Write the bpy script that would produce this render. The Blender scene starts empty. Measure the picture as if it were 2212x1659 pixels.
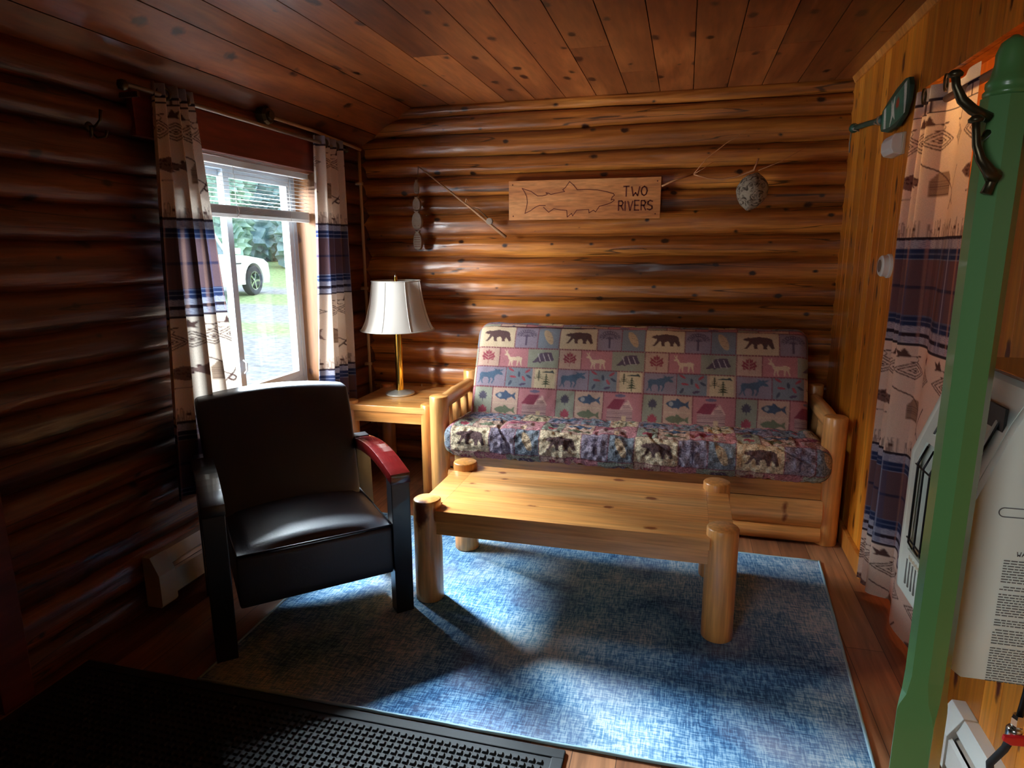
import bpy, bmesh, math, random
import numpy as np
from math import pi, sin, cos, radians, sqrt
from mathutils import Vector, Matrix
random.seed(7); rng = np.random.default_rng(7)
S = bpy.context.scene
COL = S.collection

# ------------------------------------------------------------------ helpers
def tag(o, label=None, cat=None, group=None, kind=None):
    if label: o['label'] = label
    if cat: o['category'] = cat
    if group: o['group'] = group
    if kind: o['kind'] = kind
    return o
def empty(name, loc, label, cat, group=None, rz=0):
    o = bpy.data.objects.new(name, None); COL.objects.link(o)
    o.location = loc; o.rotation_euler = (0, 0, rz); o.empty_display_size = .05
    return tag(o, label, cat, group)
class MB:
    """collects shapes into one mesh"""
    def __init__(s): s.v = []; s.f = []; s.r = []
    def add(s, vs, fs, rnd=None):
        n = len(s.v); s.v += [tuple(p) for p in vs]
        s.f += [tuple(i+n for i in f) for f in fs]
        s.r += [random.random() if rnd is None else rnd]*len(fs)
        return s
    def box(s, x0, x1, y0, y1, z0, z1, bev=0, rnd=None, M=None):
        bm = bmesh.new(); bmesh.ops.create_cube(bm, size=1)
        for v in bm.verts:
            v.co = Vector(((x0+x1)/2+v.co.x*(x1-x0), (y0+y1)/2+v.co.y*(y1-y0), (z0+z1)/2+v.co.z*(z1-z0)))
        if bev: bmesh.ops.bevel(bm, geom=bm.edges[:], offset=bev, segments=2, profile=.6, affect='EDGES')
        if M is not None: bm.transform(M)
        bm.verts.index_update()
        s.add([v.co[:] for v in bm.verts], [[v.index for v in f.verts] for f in bm.faces], rnd); bm.free(); return s
    def prism(s, poly, axis, a, b, bev=0, rnd=None, M=None):
        """poly: 2-D outline in the plane across axis; extruded from a to b"""
        bm = bmesh.new()
        def P(p, t): return {0: (t, p[0], p[1]), 1: (p[0], t, p[1]), 2: (p[0], p[1], t)}[axis]
        A = [bm.verts.new(P(p, a)) for p in poly]; B = [bm.verts.new(P(p, b)) for p in poly]
        bm.faces.new(A); bm.faces.new(B[::-1]); n = len(poly)
        for i in range(n): bm.faces.new((A[i], B[i], B[(i+1) % n], A[(i+1) % n]))
        bmesh.ops.recalc_face_normals(bm, faces=bm.faces[:])
        if bev: bmesh.ops.bevel(bm, geom=bm.edges[:], offset=bev, segments=2, profile=.6, affect='EDGES')
        if M is not None: bm.transform(M)
        bm.verts.index_update()
        s.add([v.co[:] for v in bm.verts], [[v.index for v in f.verts] for f in bm.faces], rnd); bm.free(); return s
    def tube(s, pts, rad, n=10, caps=True, rnd=None, flat=1.0):
        pts = [Vector(p) for p in pts]
        if not hasattr(rad, '__len__'): rad = [rad]*len(pts)
        vs = []; fs = []; up = None
        for i, p in enumerate(pts):
            d = (pts[min(i+1, len(pts)-1)]-pts[max(i-1, 0)]).normalized()
            if up is None:
                up = Vector((0, 0, 1)) if abs(d.z) < .9 else Vector((1, 0, 0))
            a = d.cross(up).normalized(); up = a.cross(d).normalized()
            for k in range(n):
                t = 2*pi*k/n; vs.append(p+(a*cos(t)+up*sin(t)*flat)*rad[i])
        for i in range(len(pts)-1):
            for k in range(n):
                fs.append((i*n+k, i*n+(k+1) % n, (i+1)*n+(k+1) % n, (i+1)*n+k))
        if caps:
            fs.append(tuple(range(n))[::-1]); fs.append(tuple(range((len(pts)-1)*n, len(pts)*n)))
        return s.add(vs, fs, rnd)
    def lathe(s, prof, c=(0, 0, 0), n=32, rnd=None, M=None, closed=False):
        vs = []; fs = []; m = len(prof)
        for r, z in prof:
            for k in range(n):
                t = 2*pi*k/n; p = Vector((c[0]+r*cos(t), c[1]+r*sin(t), c[2]+z))
                vs.append(M @ p if M is not None else p)
        for i in range(m-1+(1 if closed else 0)):
            j = (i+1) % m
            for k in range(n): fs.append((i*n+k, i*n+(k+1) % n, j*n+(k+1) % n, j*n+k))
        if not closed:
            if prof[0][0] > 1e-6: fs.append(tuple(range(n))[::-1])
            if prof[-1][0] > 1e-6: fs.append(tuple(range((m-1)*n, m*n)))
        return s.add(vs, fs, rnd)
    def grid(s, P, rnd=None):
        """P: 2-D list of points"""
        h = len(P); w = len(P[0])
        return s.add([p for r in P for p in r], [(i*w+j, i*w+j+1, (i+1)*w+j+1, (i+1)*w+j) for i in range(h-1) for j in range(w-1)], rnd)
    def build(s, name, mat, parent=None, smooth=False, angle=None, fix=True):
        me = bpy.data.meshes.new(name); me.from_pydata(s.v, [], s.f); me.update()
        if fix:
            bm = bmesh.new(); bm.from_mesh(me); bmesh.ops.recalc_face_normals(bm, faces=bm.faces[:]); bm.to_mesh(me); bm.free()
        a = me.attributes.new('rnd', 'FLOAT', 'FACE'); a.data.foreach_set('value', s.r)
        me.materials.append(mat)
        if smooth or angle:
            me.polygons.foreach_set('use_smooth', [True]*len(me.polygons))
            if angle: me.set_sharp_from_angle(angle=radians(angle))
        o = bpy.data.objects.new(name, me); COL.objects.link(o)
        if parent:
            o.parent = parent
        return o
def local(o):
    """mesh was built in world coordinates: shift it into its parent's frame"""
    p = o.parent; M = (Matrix.Translation(p.location) @ p.rotation_euler.to_matrix().to_4x4()).inverted()
    o.data.transform(M); return o
def reframe(root):
    for c in [x for x in COL.objects if x.parent == root]:
        if c.type == 'MESH': local(c)
def np_grid(name, P, mat, cols=None, parent=None, smooth=True):
    """P: (h,w,3) array of points; cols: (h,w,3) linear colours -> one mesh with a colour attribute"""
    h, w, _ = P.shape
    me = bpy.data.meshes.new(name)
    idx = np.arange(h*w).reshape(h, w)
    F = np.stack([idx[:-1, :-1], idx[:-1, 1:], idx[1:, 1:], idx[1:, :-1]], -1).reshape(-1, 4)
    me.vertices.add(h*w); me.vertices.foreach_set('co', P.astype(np.float32).ravel())
    me.loops.add(F.size); me.loops.foreach_set('vertex_index', F.ravel().astype(np.int32))
    me.polygons.add(len(F)); me.polygons.foreach_set('loop_start', (np.arange(len(F))*4).astype(np.int32))
    me.update(calc_edges=True); me.validate()
    if smooth: me.polygons.foreach_set('use_smooth', np.ones(len(F), bool))
    if cols is not None:
        a = me.color_attributes.new('Col', 'FLOAT_COLOR', 'POINT')
        c = np.ones((h*w, 4), np.float32); c[:, :3] = cols.reshape(-1, 3); a.data.foreach_set('color', c.ravel())
    me.materials.append(mat)
    o = bpy.data.objects.new(name, me); COL.objects.link(o)
    if parent: o.parent = parent
    return o
def srgb(*c):
    if len(c) == 1: c = c[0]
    return tuple((x/255/12.92 if x/255 <= .04045 else ((x/255+.055)/1.055)**2.4) for x in c)

# smooth 2-D value noise on arrays
def vnoise(x, y, seed=0):
    x = np.asarray(x, float); y = np.asarray(y, float)
    xi = np.floor(x).astype(int); yi = np.floor(y).astype(int); fx = x-xi; fy = y-yi
    fx = fx*fx*(3-2*fx); fy = fy*fy*(3-2*fy)
    def h(a, b):
        n = (a*374761393+b*668265263+seed*974634777) & 0xffffffff
        n = ((n ^ (n >> 13))*1274126177) & 0xffffffff
        return ((n ^ (n >> 16)) & 0xffff)/65535.
    return (h(xi, yi)*(1-fx)+h(xi+1, yi)*fx)*(1-fy)+(h(xi, yi+1)*(1-fx)+h(xi+1, yi+1)*fx)*fy

# ------------------------------------------------------------------ materials
def newmat(name):
    m = bpy.data.materials.new(name); m.use_nodes = True
    nt = m.node_tree; b = nt.nodes['Principled BSDF']
    return m, nt, b
def nd(nt, t, **kw):
    n = nt.nodes.new(t)
    for k, v in kw.items(): setattr(n, k, v)
    return n
def plain(name, col, rough=.5, metal=0, noise=.12, nscale=20, bump=0, coat=0, spec=.5, sheen=0):
    m, nt, b = newmat(name); L = nt.links.new
    tc = nd(nt, 'ShaderNodeTexCoord'); n = nd(nt, 'ShaderNodeTexNoise'); n.inputs['Scale'].default_value = nscale; n.inputs['Detail'].default_value = 4
    L(tc.outputs['Object'], n.inputs['Vector'])
    mx = nd(nt, 'ShaderNodeMix', data_type='RGBA', blend_type='MIX')
    L(n.outputs['Fac'], mx.inputs['Factor'])
    mx.inputs['A'].default_value = (*[c*(1-noise) for c in col], 1); mx.inputs['B'].default_value = (*[min(1, c*(1+noise)) for c in col], 1)
    L(mx.outputs['Result'], b.inputs['Base Color'])
    b.inputs['Roughness'].default_value = rough; b.inputs['Metallic'].default_value = metal
    b.inputs['Coat Weight'].default_value = coat; b.inputs['Specular IOR Level'].default_value = spec
    b.inputs['Sheen Weight'].default_value = sheen
    if bump:
        bp = nd(nt, 'ShaderNodeBump'); bp.inputs['Strength'].default_value = bump; bp.inputs['Distance'].default_value = .002
        L(n.outputs['Fac'], bp.inputs['Height']); L(bp.outputs['Normal'], b.inputs['Normal'])
    return m
def wood(name, dark, mid, light, axis=0, scale=7, stretch=.09, knots=2.2, knotc=None, knotsize=.10, rough=.35, coat=.3,
         var=.35, bump=.25, cracks=False, norm=None, kx=.45):
    m, nt, b = newmat(name); L = nt.links.new
    tc = nd(nt, 'ShaderNodeTexCoord'); at = nd(nt, 'ShaderNodeAttribute', attribute_name='rnd')
    off = nd(nt, 'ShaderNodeVectorMath', operation='MULTIPLY_ADD')
    sc = nd(nt, 'ShaderNodeVectorMath', operation='SCALE'); sc.inputs['Scale'].default_value = 37.
    cmb = nd(nt, 'ShaderNodeCombineXYZ')
    for i in range(3): L(at.outputs['Fac'], cmb.inputs[i])
    L(cmb.outputs[0], sc.inputs[0])
    add = nd(nt, 'ShaderNodeVectorMath', operation='ADD'); L(tc.outputs['Object'], add.inputs[0]); L(sc.outputs[0], add.inputs[1])
    mp = nd(nt, 'ShaderNodeMapping'); s = [1, 1, 1]; s[axis] = stretch; mp.inputs['Scale'].default_value = s
    L(add.outputs[0], mp.inputs['Vector'])
    n1 = nd(nt, 'ShaderNodeTexNoise'); n1.inputs['Scale'].default_value = scale; n1.inputs['Detail'].default_value = 5; n1.inputs['Distortion'].default_value = .8
    L(mp.outputs[0], n1.inputs['Vector'])
    # knots first: they bend the grain
    mk = nd(nt, 'ShaderNodeMapping'); s = [1, 1, 1]; s[axis] = kx; mk.inputs['Scale'].default_value = s
    L(add.outputs[0], mk.inputs['Vector'])
    vk = nd(nt, 'ShaderNodeTexVoronoi'); vk.inputs['Scale'].default_value = knots
    if norm is None: L(mk.outputs[0], vk.inputs['Vector'])
    else:   # knots drawn on the face of the boards: drop the axis that points out of the wood
        ks = nd(nt, 'ShaderNodeSeparateXYZ'); kc = nd(nt, 'ShaderNodeCombineXYZ'); L(mk.outputs[0], ks.inputs[0])
        a_, b_ = [i for i in range(3) if i != norm]; L(ks.outputs[a_], kc.inputs[0]); L(ks.outputs[b_], kc.inputs[1])
        vk.voronoi_dimensions = '2D'; L(kc.outputs[0], vk.inputs['Vector'])
    # grain
    g = nd(nt, 'ShaderNodeTexNoise'); g.inputs['Scale'].default_value = scale*9; g.inputs['Detail'].default_value = 3; g.inputs['Distortion'].default_value = .3
    L(mp.outputs[0], g.inputs['Vector'])
    r = nd(nt, 'ShaderNodeValToRGB'); e = r.color_ramp.elements
    e[0].position = .3; e[0].color = (*dark, 1); e[1].position = .72; e[1].color = (*light, 1)
    k = r.color_ramp.elements.new(.5); k.color = (*mid, 1)
    L(n1.outputs['Fac'], r.inputs['Fac'])
    gr = nd(nt, 'ShaderNodeMapRange'); gr.inputs['From Min'].default_value = .3; gr.inputs['From Max'].default_value = .7
    gr.inputs['To Min'].default_value = .72; gr.inputs['To Max'].default_value = 1.18; L(g.outputs['Fac'], gr.inputs['Value'])
    m1 = nd(nt, 'ShaderNodeMix', data_type='RGBA', blend_type='MULTIPLY'); m1.inputs['Factor'].default_value = 1
    L(r.outputs['Color'], m1.inputs['A']); L(gr.outputs[0], m1.inputs['B'])
    # per board / log variation
    vr = nd(nt, 'ShaderNodeMapRange'); vr.inputs['To Min'].default_value = 1-var; vr.inputs['To Max'].default_value = 1+var; L(at.outputs['Fac'], vr.inputs['Value'])
    m2 = nd(nt, 'ShaderNodeMix', data_type='RGBA', blend_type='MULTIPLY'); m2.inputs['Factor'].default_value = 1
    L(m1.outputs['Result'], m2.inputs['A']); L(vr.outputs[0], m2.inputs['B'])
    last = m2.outputs['Result']
    if knotc is not None:
        kr = nd(nt, 'ShaderNodeMapRange'); kr.inputs['From Min'].default_value = knotsize*.55; kr.inputs['From Max'].default_value = knotsize
        kr.inputs['To Min'].default_value = 1; kr.inputs['To Max'].default_value = 0; kr.clamp = True
        nk = nd(nt, 'ShaderNodeTexNoise'); nk.inputs['Scale'].default_value = 30; L(add.outputs[0], nk.inputs['Vector'])
        sm = nd(nt, 'ShaderNodeMath', operation='MULTIPLY_ADD'); L(nk.outputs['Fac'], sm.inputs[0]); sm.inputs[1].default_value = knotsize*.9
        L(vk.outputs['Distance'], sm.inputs[2])
        sb = nd(nt, 'ShaderNodeMath', operation='SUBTRACT'); L(sm.outputs[0], sb.inputs[0]); sb.inputs[1].default_value = knotsize*.45
        # only some cells carry a knot
        sp = nd(nt, 'ShaderNodeSeparateColor'); L(vk.outputs['Color'], sp.inputs[0])
        gt = nd(nt, 'ShaderNodeMath', operation='MULTIPLY'); gt.inputs[1].default_value = .12; L(sp.outputs[0], gt.inputs[0])
        ad = nd(nt, 'ShaderNodeMath', operation='ADD'); L(sb.outputs[0], ad.inputs[0]); L(gt.outputs[0], ad.inputs[1])
        L(ad.outputs[0], kr.inputs['Value'])
        m3 = nd(nt, 'ShaderNodeMix', data_type='RGBA'); L(kr.outputs[0], m3.inputs['Factor']); L(last, m3.inputs['A']); m3.inputs['B'].default_value = (*knotc, 1)
        last = m3.outputs['Result']
    if cracks:
        mc = nd(nt, 'ShaderNodeMapping'); s = [1, 1, 1]; s[axis] = .035; mc.inputs['Scale'].default_value = s; L(add.outputs[0], mc.inputs['Vector'])
        nc = nd(nt, 'ShaderNodeTexNoise'); nc.inputs['Scale'].default_value = 14; nc.inputs['Detail'].default_value = 1.5; L(mc.outputs[0], nc.inputs['Vector'])
        ab = nd(nt, 'ShaderNodeMath', operation='SUBTRACT'); L(nc.outputs['Fac'], ab.inputs[0]); ab.inputs[1].default_value = .56
        a2 = nd(nt, 'ShaderNodeMath', operation='ABSOLUTE'); L(ab.outputs[0], a2.inputs[0])
        cr = nd(nt, 'ShaderNodeMapRange'); cr.inputs['From Min'].default_value = .003; cr.inputs['From Max'].default_value = .009
        cr.inputs['To Min'].default_value = .22; cr.inputs['To Max'].default_value = 1; L(a2.outputs[0], cr.inputs['Value'])
        m4 = nd(nt, 'ShaderNodeMix', data_type='RGBA', blend_type='MULTIPLY'); m4.inputs['Factor'].default_value = 1; L(last, m4.inputs['A']); L(cr.outputs[0], m4.inputs['B'])
        last = m4.outputs['Result']
    L(last, b.inputs['Base Color'])
    b.inputs['Roughness'].default_value = rough; b.inputs['Coat Weight'].default_value = coat; b.inputs['Coat Roughness'].default_value = .22
    bp = nd(nt, 'ShaderNodeBump'); bp.inputs['Strength'].default_value = bump; bp.inputs['Distance'].default_value = .004
    L(g.outputs['Fac'], bp.inputs['Height']); L(bp.outputs['Normal'], b.inputs['Normal'])
    if coat: 
        bp2 = nd(nt, 'ShaderNodeBump'); bp2.inputs['Strength'].default_value = bump*1.2; bp2.inputs['Distance'].default_value = .008
        L(n1.outputs['Fac'], bp2.inputs['Height']); L(bp2.outputs['Normal'], b.inputs['Coat Normal'])
    return m
def fabric(name, transl=0., rough=.9, weave=600, bump=.3, mult=1., fuzz=0.):
    """cloth whose woven / printed picture is stored in the mesh's colour attribute"""
    m, nt, b = newmat(name); L = nt.links.new
    at = nd(nt, 'ShaderNodeAttribute', attribute_name='Col'); tc = nd(nt, 'ShaderNodeTexCoord')
    n = nd(nt, 'ShaderNodeTexNoise'); n.inputs['Scale'].default_value = weave; n.inputs['Detail'].default_value = 3; L(tc.outputs['Object'], n.inputs['Vector'])
    mr = nd(nt, 'ShaderNodeMapRange'); mr.inputs['From Min'].default_value = .3; mr.inputs['From Max'].default_value = .7
    mr.inputs['To Min'].default_value = mult*(.85-fuzz); mr.inputs['To Max'].default_value = mult*(1.12+fuzz); L(n.outputs['Fac'], mr.inputs['Value'])
    mx = nd(nt, 'ShaderNodeMix', data_type='RGBA', blend_type='MULTIPLY'); mx.inputs['Factor'].default_value = 1
    L(at.outputs['Color'], mx.inputs['A']); L(mr.outputs[0], mx.inputs['B'])
    L(mx.outputs['Result'], b.inputs['Base Color']); b.inputs['Roughness'].default_value = rough; b.inputs['Specular IOR Level'].default_value = .15
    bp = nd(nt, 'ShaderNodeBump'); bp.inputs['Strength'].default_value = bump; bp.inputs['Distance'].default_value = .003
    L(n.outputs['Fac'], bp.inputs['Height']); L(bp.outputs['Normal'], b.inputs['Normal'])
    if transl:
        t = nd(nt, 'ShaderNodeBsdfTranslucent'); L(mx.outputs['Result'], t.inputs['Color'])
        ms = nd(nt, 'ShaderNodeMixShader'); ms.inputs[0].default_value = transl; L(b.outputs[0], ms.inputs[1]); L(t.outputs[0], ms.inputs[2])
        L(ms.outputs[0], nt.nodes['Material Output'].inputs['Surface'])
    return m

M = {}
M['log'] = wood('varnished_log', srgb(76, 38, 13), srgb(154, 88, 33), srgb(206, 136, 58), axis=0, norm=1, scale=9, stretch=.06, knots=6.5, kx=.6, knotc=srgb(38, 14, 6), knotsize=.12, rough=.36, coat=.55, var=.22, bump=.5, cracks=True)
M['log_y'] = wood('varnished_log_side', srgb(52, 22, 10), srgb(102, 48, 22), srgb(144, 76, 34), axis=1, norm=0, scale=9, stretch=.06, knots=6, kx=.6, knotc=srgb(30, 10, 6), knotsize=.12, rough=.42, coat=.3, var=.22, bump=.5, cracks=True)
M['ceil'] = wood('ceiling_board', srgb(94, 46, 20), srgb(130, 70, 32), srgb(160, 94, 46), axis=1, norm=2, scale=5, stretch=.12, knots=5.0, kx=.55, knotc=srgb(46, 14, 6), knotsize=.15, rough=.42, coat=.35, var=.3, bump=.2)
M['wallpine'] = wood('golden_pine_board', srgb(178, 92, 16), srgb(208, 124, 30), srgb(230, 154, 54), axis=2, norm=0, scale=7, stretch=.05, knots=9, kx=.35, knotc=srgb(82, 24, 6), knotsize=.17, rough=.4, coat=.35, var=.2, bump=.12)
M['trimpine'] = wood('pine_trim', srgb(160, 92, 30), srgb(196, 124, 50), srgb(220, 154, 78), axis=2, scale=7, stretch=.08, knots=7, kx=.5, knotc=srgb(86, 34, 10), knotsize=.13, rough=.42, coat=.25, var=.12, bump=.1)
M['jamb'] = wood('window_jamb_pine', srgb(96, 58, 24), srgb(122, 78, 36), srgb(140, 94, 48), axis=2, scale=7, stretch=.08, knots=7, kx=.5, knotc=srgb(60, 26, 8), knotsize=.15, rough=.6, coat=0, var=.1, bump=.1)
M['redboard'] = wood('red_stained_board', srgb(84, 28, 18), srgb(108, 38, 24), srgb(128, 48, 30), axis=1, scale=5, stretch=.1, knots=3, kx=.6, knotc=srgb(40, 12, 8), knotsize=.06, rough=.5, coat=.1, var=.1, bump=.1)
PD, PM, PL = srgb(200, 128, 62), srgb(222, 156, 86), srgb(238, 186, 122)
M['pine_x'] = wood('clear_pine_x', PD, PM, PL, axis=0, norm=2, scale=7, stretch=.07, knots=5.5, kx=.6, knotc=srgb(132, 66, 26), knotsize=.11, rough=.32, coat=.4, var=.1, bump=.06)
M['pine_y'] = wood('clear_pine_y', PD, PM, PL, axis=1, scale=7, stretch=.07, knots=4.5, kx=.5, knotc=srgb(150, 82, 34), knotsize=.13, rough=.32, coat=.4, var=.1, bump=.06)
M['pine_z'] = wood('clear_pine_z', PD, PM, PL, axis=2, scale=7, stretch=.07, knots=5, kx=.4, knotc=srgb(110, 52, 22), knotsize=.2, rough=.34, coat=.35, var=.1, bump=.08)
M['cherry'] = plain('cherry_lacquer', srgb(84, 14, 14), .16, noise=.2, coat=.8)
M['darkwood'] = plain('black_lacquered_wood', srgb(20, 16, 20), .3, noise=.2, coat=.3)
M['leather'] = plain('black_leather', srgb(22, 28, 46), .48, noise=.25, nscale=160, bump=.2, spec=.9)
M['white'] = plain('white_enamel', srgb(226, 230, 224), .3, noise=.03, coat=.3)
M['cream_metal'] = plain('cream_metal', srgb(206, 196, 170), .4, noise=.04)
M['vinyl'] = plain('white_vinyl', srgb(158, 168, 178), .35, noise=.03)
M['black'] = plain('black_gap', srgb(12, 12, 13), .5, noise=.1)
M['blackmetal'] = plain('black_metal', srgb(26, 26, 28), .35, metal=.6, noise=.1)
M['rubber'] = plain('black_rubber', srgb(22, 27, 31), .75, noise=.2, nscale=60)
M['brass'] = plain('polished_brass', srgb(226, 186, 84), .14, metal=1, noise=.05)
M['chrome'] = plain('brushed_nickel', srgb(206, 206, 200), .18, metal=1, noise=.05)
M['rodmetal'] = plain('brushed_rod', srgb(150, 140, 128), .35, metal=.7, noise=.1)
M['conduit'] = plain('tan_conduit', srgb(176, 148, 112), .5, noise=.1)
M['green'] = plain('green_gloss_paint', srgb(84, 130, 74), .3, noise=.06, nscale=8, coat=.25)
M['bronze'] = plain('aged_bronze', srgb(74, 66, 46), .32, metal=.75, noise=.3, nscale=40)
M['red'] = plain('red_plastic', srgb(196, 24, 30), .35, noise=.08)
M['shade'] = None
M['twig'] = plain('dry_twig', srgb(170, 112, 70), .8, noise=.2)
M['stick'] = plain('peeled_stick', srgb(150, 108, 74), .7, noise=.25)
M['carving'] = plain('weathered_grey_wood', srgb(132, 116, 100), .8, noise=.3, nscale=50, bump=.5)
M['string'] = plain('brown_cord', srgb(96, 66, 40), .9)
M['burn'] = plain('burnt_line', srgb(92, 34, 14), .8, noise=.2)
M['ink'] = plain('grey_print', srgb(96, 96, 92), .7, noise=.05)
M['strap'] = plain('paddle_grip', srgb(40, 74, 60), .5)
M['sign'] = wood('sign_board', srgb(166, 98, 48), srgb(184, 116, 60), srgb(198, 134, 76), axis=0, scale=9, stretch=.16, knots=2.5, kx=.6, knotc=srgb(130, 76, 40), knotsize=.09, rough=.6, coat=0, var=.02, bump=.05)
M['tire'] = plain('tyre_rubber', srgb(50, 54, 58), .8)
M['carpaint'] = plain('white_car_paint', srgb(236, 240, 240), .2, coat=.8, noise=.01)
M['carglass'] = plain('tinted_glass', srgb(110, 130, 140), .08, coat=.5)
M['fence'] = plain('weathered_fence', srgb(190, 190, 184), .8)
# glass: thin pane that lets light straight through
def glass(name):
    m, nt, b = newmat(name); L = nt.links.new
    tr = nd(nt, 'ShaderNodeBsdfTransparent'); tr.inputs[0].default_value = (.97, .985, .98, 1)
    gl = nd(nt, 'ShaderNodeBsdfGlossy'); gl.inputs['Roughness'].default_value = .02
    fr = nd(nt, 'ShaderNodeFresnel'); fr.inputs[0].default_value = 1.35
    n = nd(nt, 'ShaderNodeTexNoise'); n.inputs['Scale'].default_value = 3
    mm = nd(nt, 'ShaderNodeMath', operation='MULTIPLY'); L(fr.outputs[0], mm.inputs[0]); sc2 = nd(nt, 'ShaderNodeMath', operation='MULTIPLY'); sc2.inputs[1].default_value = .14; L(n.outputs['Fac'], sc2.inputs[0]); L(sc2.outputs[0], mm.inputs[1])
    ms = nd(nt, 'ShaderNodeMixShader'); L(mm.outputs[0], ms.inputs[0]); L(tr.outputs[0], ms.inputs[1]); L(gl.outputs[0], ms.inputs[2])
    L(ms.outputs[0], nt.nodes['Material Output'].inputs['Surface']); return m
M['glass'] = glass('window_glass')
def shade_mat(name, col, tl=.35):
    m, nt, b = newmat(name); L = nt.links.new
    n = nd(nt, 'ShaderNodeTexNoise'); n.inputs['Scale'].default_value = 250
    mx = nd(nt, 'ShaderNodeMix', data_type='RGBA'); L(n.outputs['Fac'], mx.inputs['Factor'])
    mx.inputs['A'].default_value = (*[c*.94 for c in col], 1); mx.inputs['B'].default_value = (*col, 1)
    L(mx.outputs['Result'], b.inputs['Base Color']); b.inputs['Roughness'].default_value = .8
    t = nd(nt, 'ShaderNodeBsdfTranslucent'); L(mx.outputs['Result'], t.inputs['Color'])
    ms = nd(nt, 'ShaderNodeMixShader'); ms.inputs[0].default_value = tl; L(b.outputs[0], ms.inputs[1]); L(t.outputs[0], ms.inputs[2])
    L(ms.outputs[0], nt.nodes['Material Output'].inputs['Surface']); return m
M['shade'] = shade_mat('ivory_shade_cloth', srgb(206, 202, 194))
M['blind'] = shade_mat('vinyl_blind', srgb(214, 214, 212), .25)
def floor_mat():
    m, nt, b = newmat('laminate_floor'); L = nt.links.new
    tc = nd(nt, 'ShaderNodeTexCoord')
    mp = nd(nt, 'ShaderNodeMapping'); mp.inputs['Rotation'].default_value = (0, 0, pi/2); L(tc.outputs['Object'], mp.inputs['Vector'])
    br = nd(nt, 'ShaderNodeTexBrick'); br.inputs['Scale'].default_value = 1; br.inputs['Brick Width'].default_value = 1.2; br.inputs['Row Height'].default_value = .128
    br.inputs['Mortar Size'].default_value = .0012; br.inputs['Color1'].default_value = (*srgb(128, 82, 56), 1); br.inputs['Color2'].default_value = (*srgb(166, 116, 80), 1); br.inputs['Mortar'].default_value = (*srgb(60, 34, 22), 1)
    br.offset = .37; L(mp.outputs[0], br.inputs['Vector'])
    m2 = nd(nt, 'ShaderNodeMapping'); m2.inputs['Scale'].default_value = (1, .06, 1); L(tc.outputs['Object'], m2.inputs['Vector'])
    n = nd(nt, 'ShaderNodeTexNoise'); n.inputs['Scale'].default_value = 34; n.inputs['Detail'].default_value = 6; n.inputs['Distortion'].default_value = 1; L(m2.outputs[0], n.inputs['Vector'])
    mr = nd(nt, 'ShaderNodeMapRange'); mr.inputs['From Min'].default_value = .3; mr.inputs['From Max'].default_value = .7; mr.inputs['To Min'].default_value = .62; mr.inputs['To Max'].default_value = 1.2; L(n.outputs['Fac'], mr.inputs['Value'])
    mx = nd(nt, 'ShaderNodeMix', data_type='RGBA', blend_type='MULTIPLY'); mx.inputs['Factor'].default_value = 1; L(br.outputs['Color'], mx.inputs['A']); L(mr.outputs[0], mx.inputs['B'])
    L(mx.outputs['Result'], b.inputs['Base Color']); b.inputs['Roughness'].default_value = .42; b.inputs['Coat Weight'].default_value = .08
    return m
M['floor'] = floor_mat()
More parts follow.
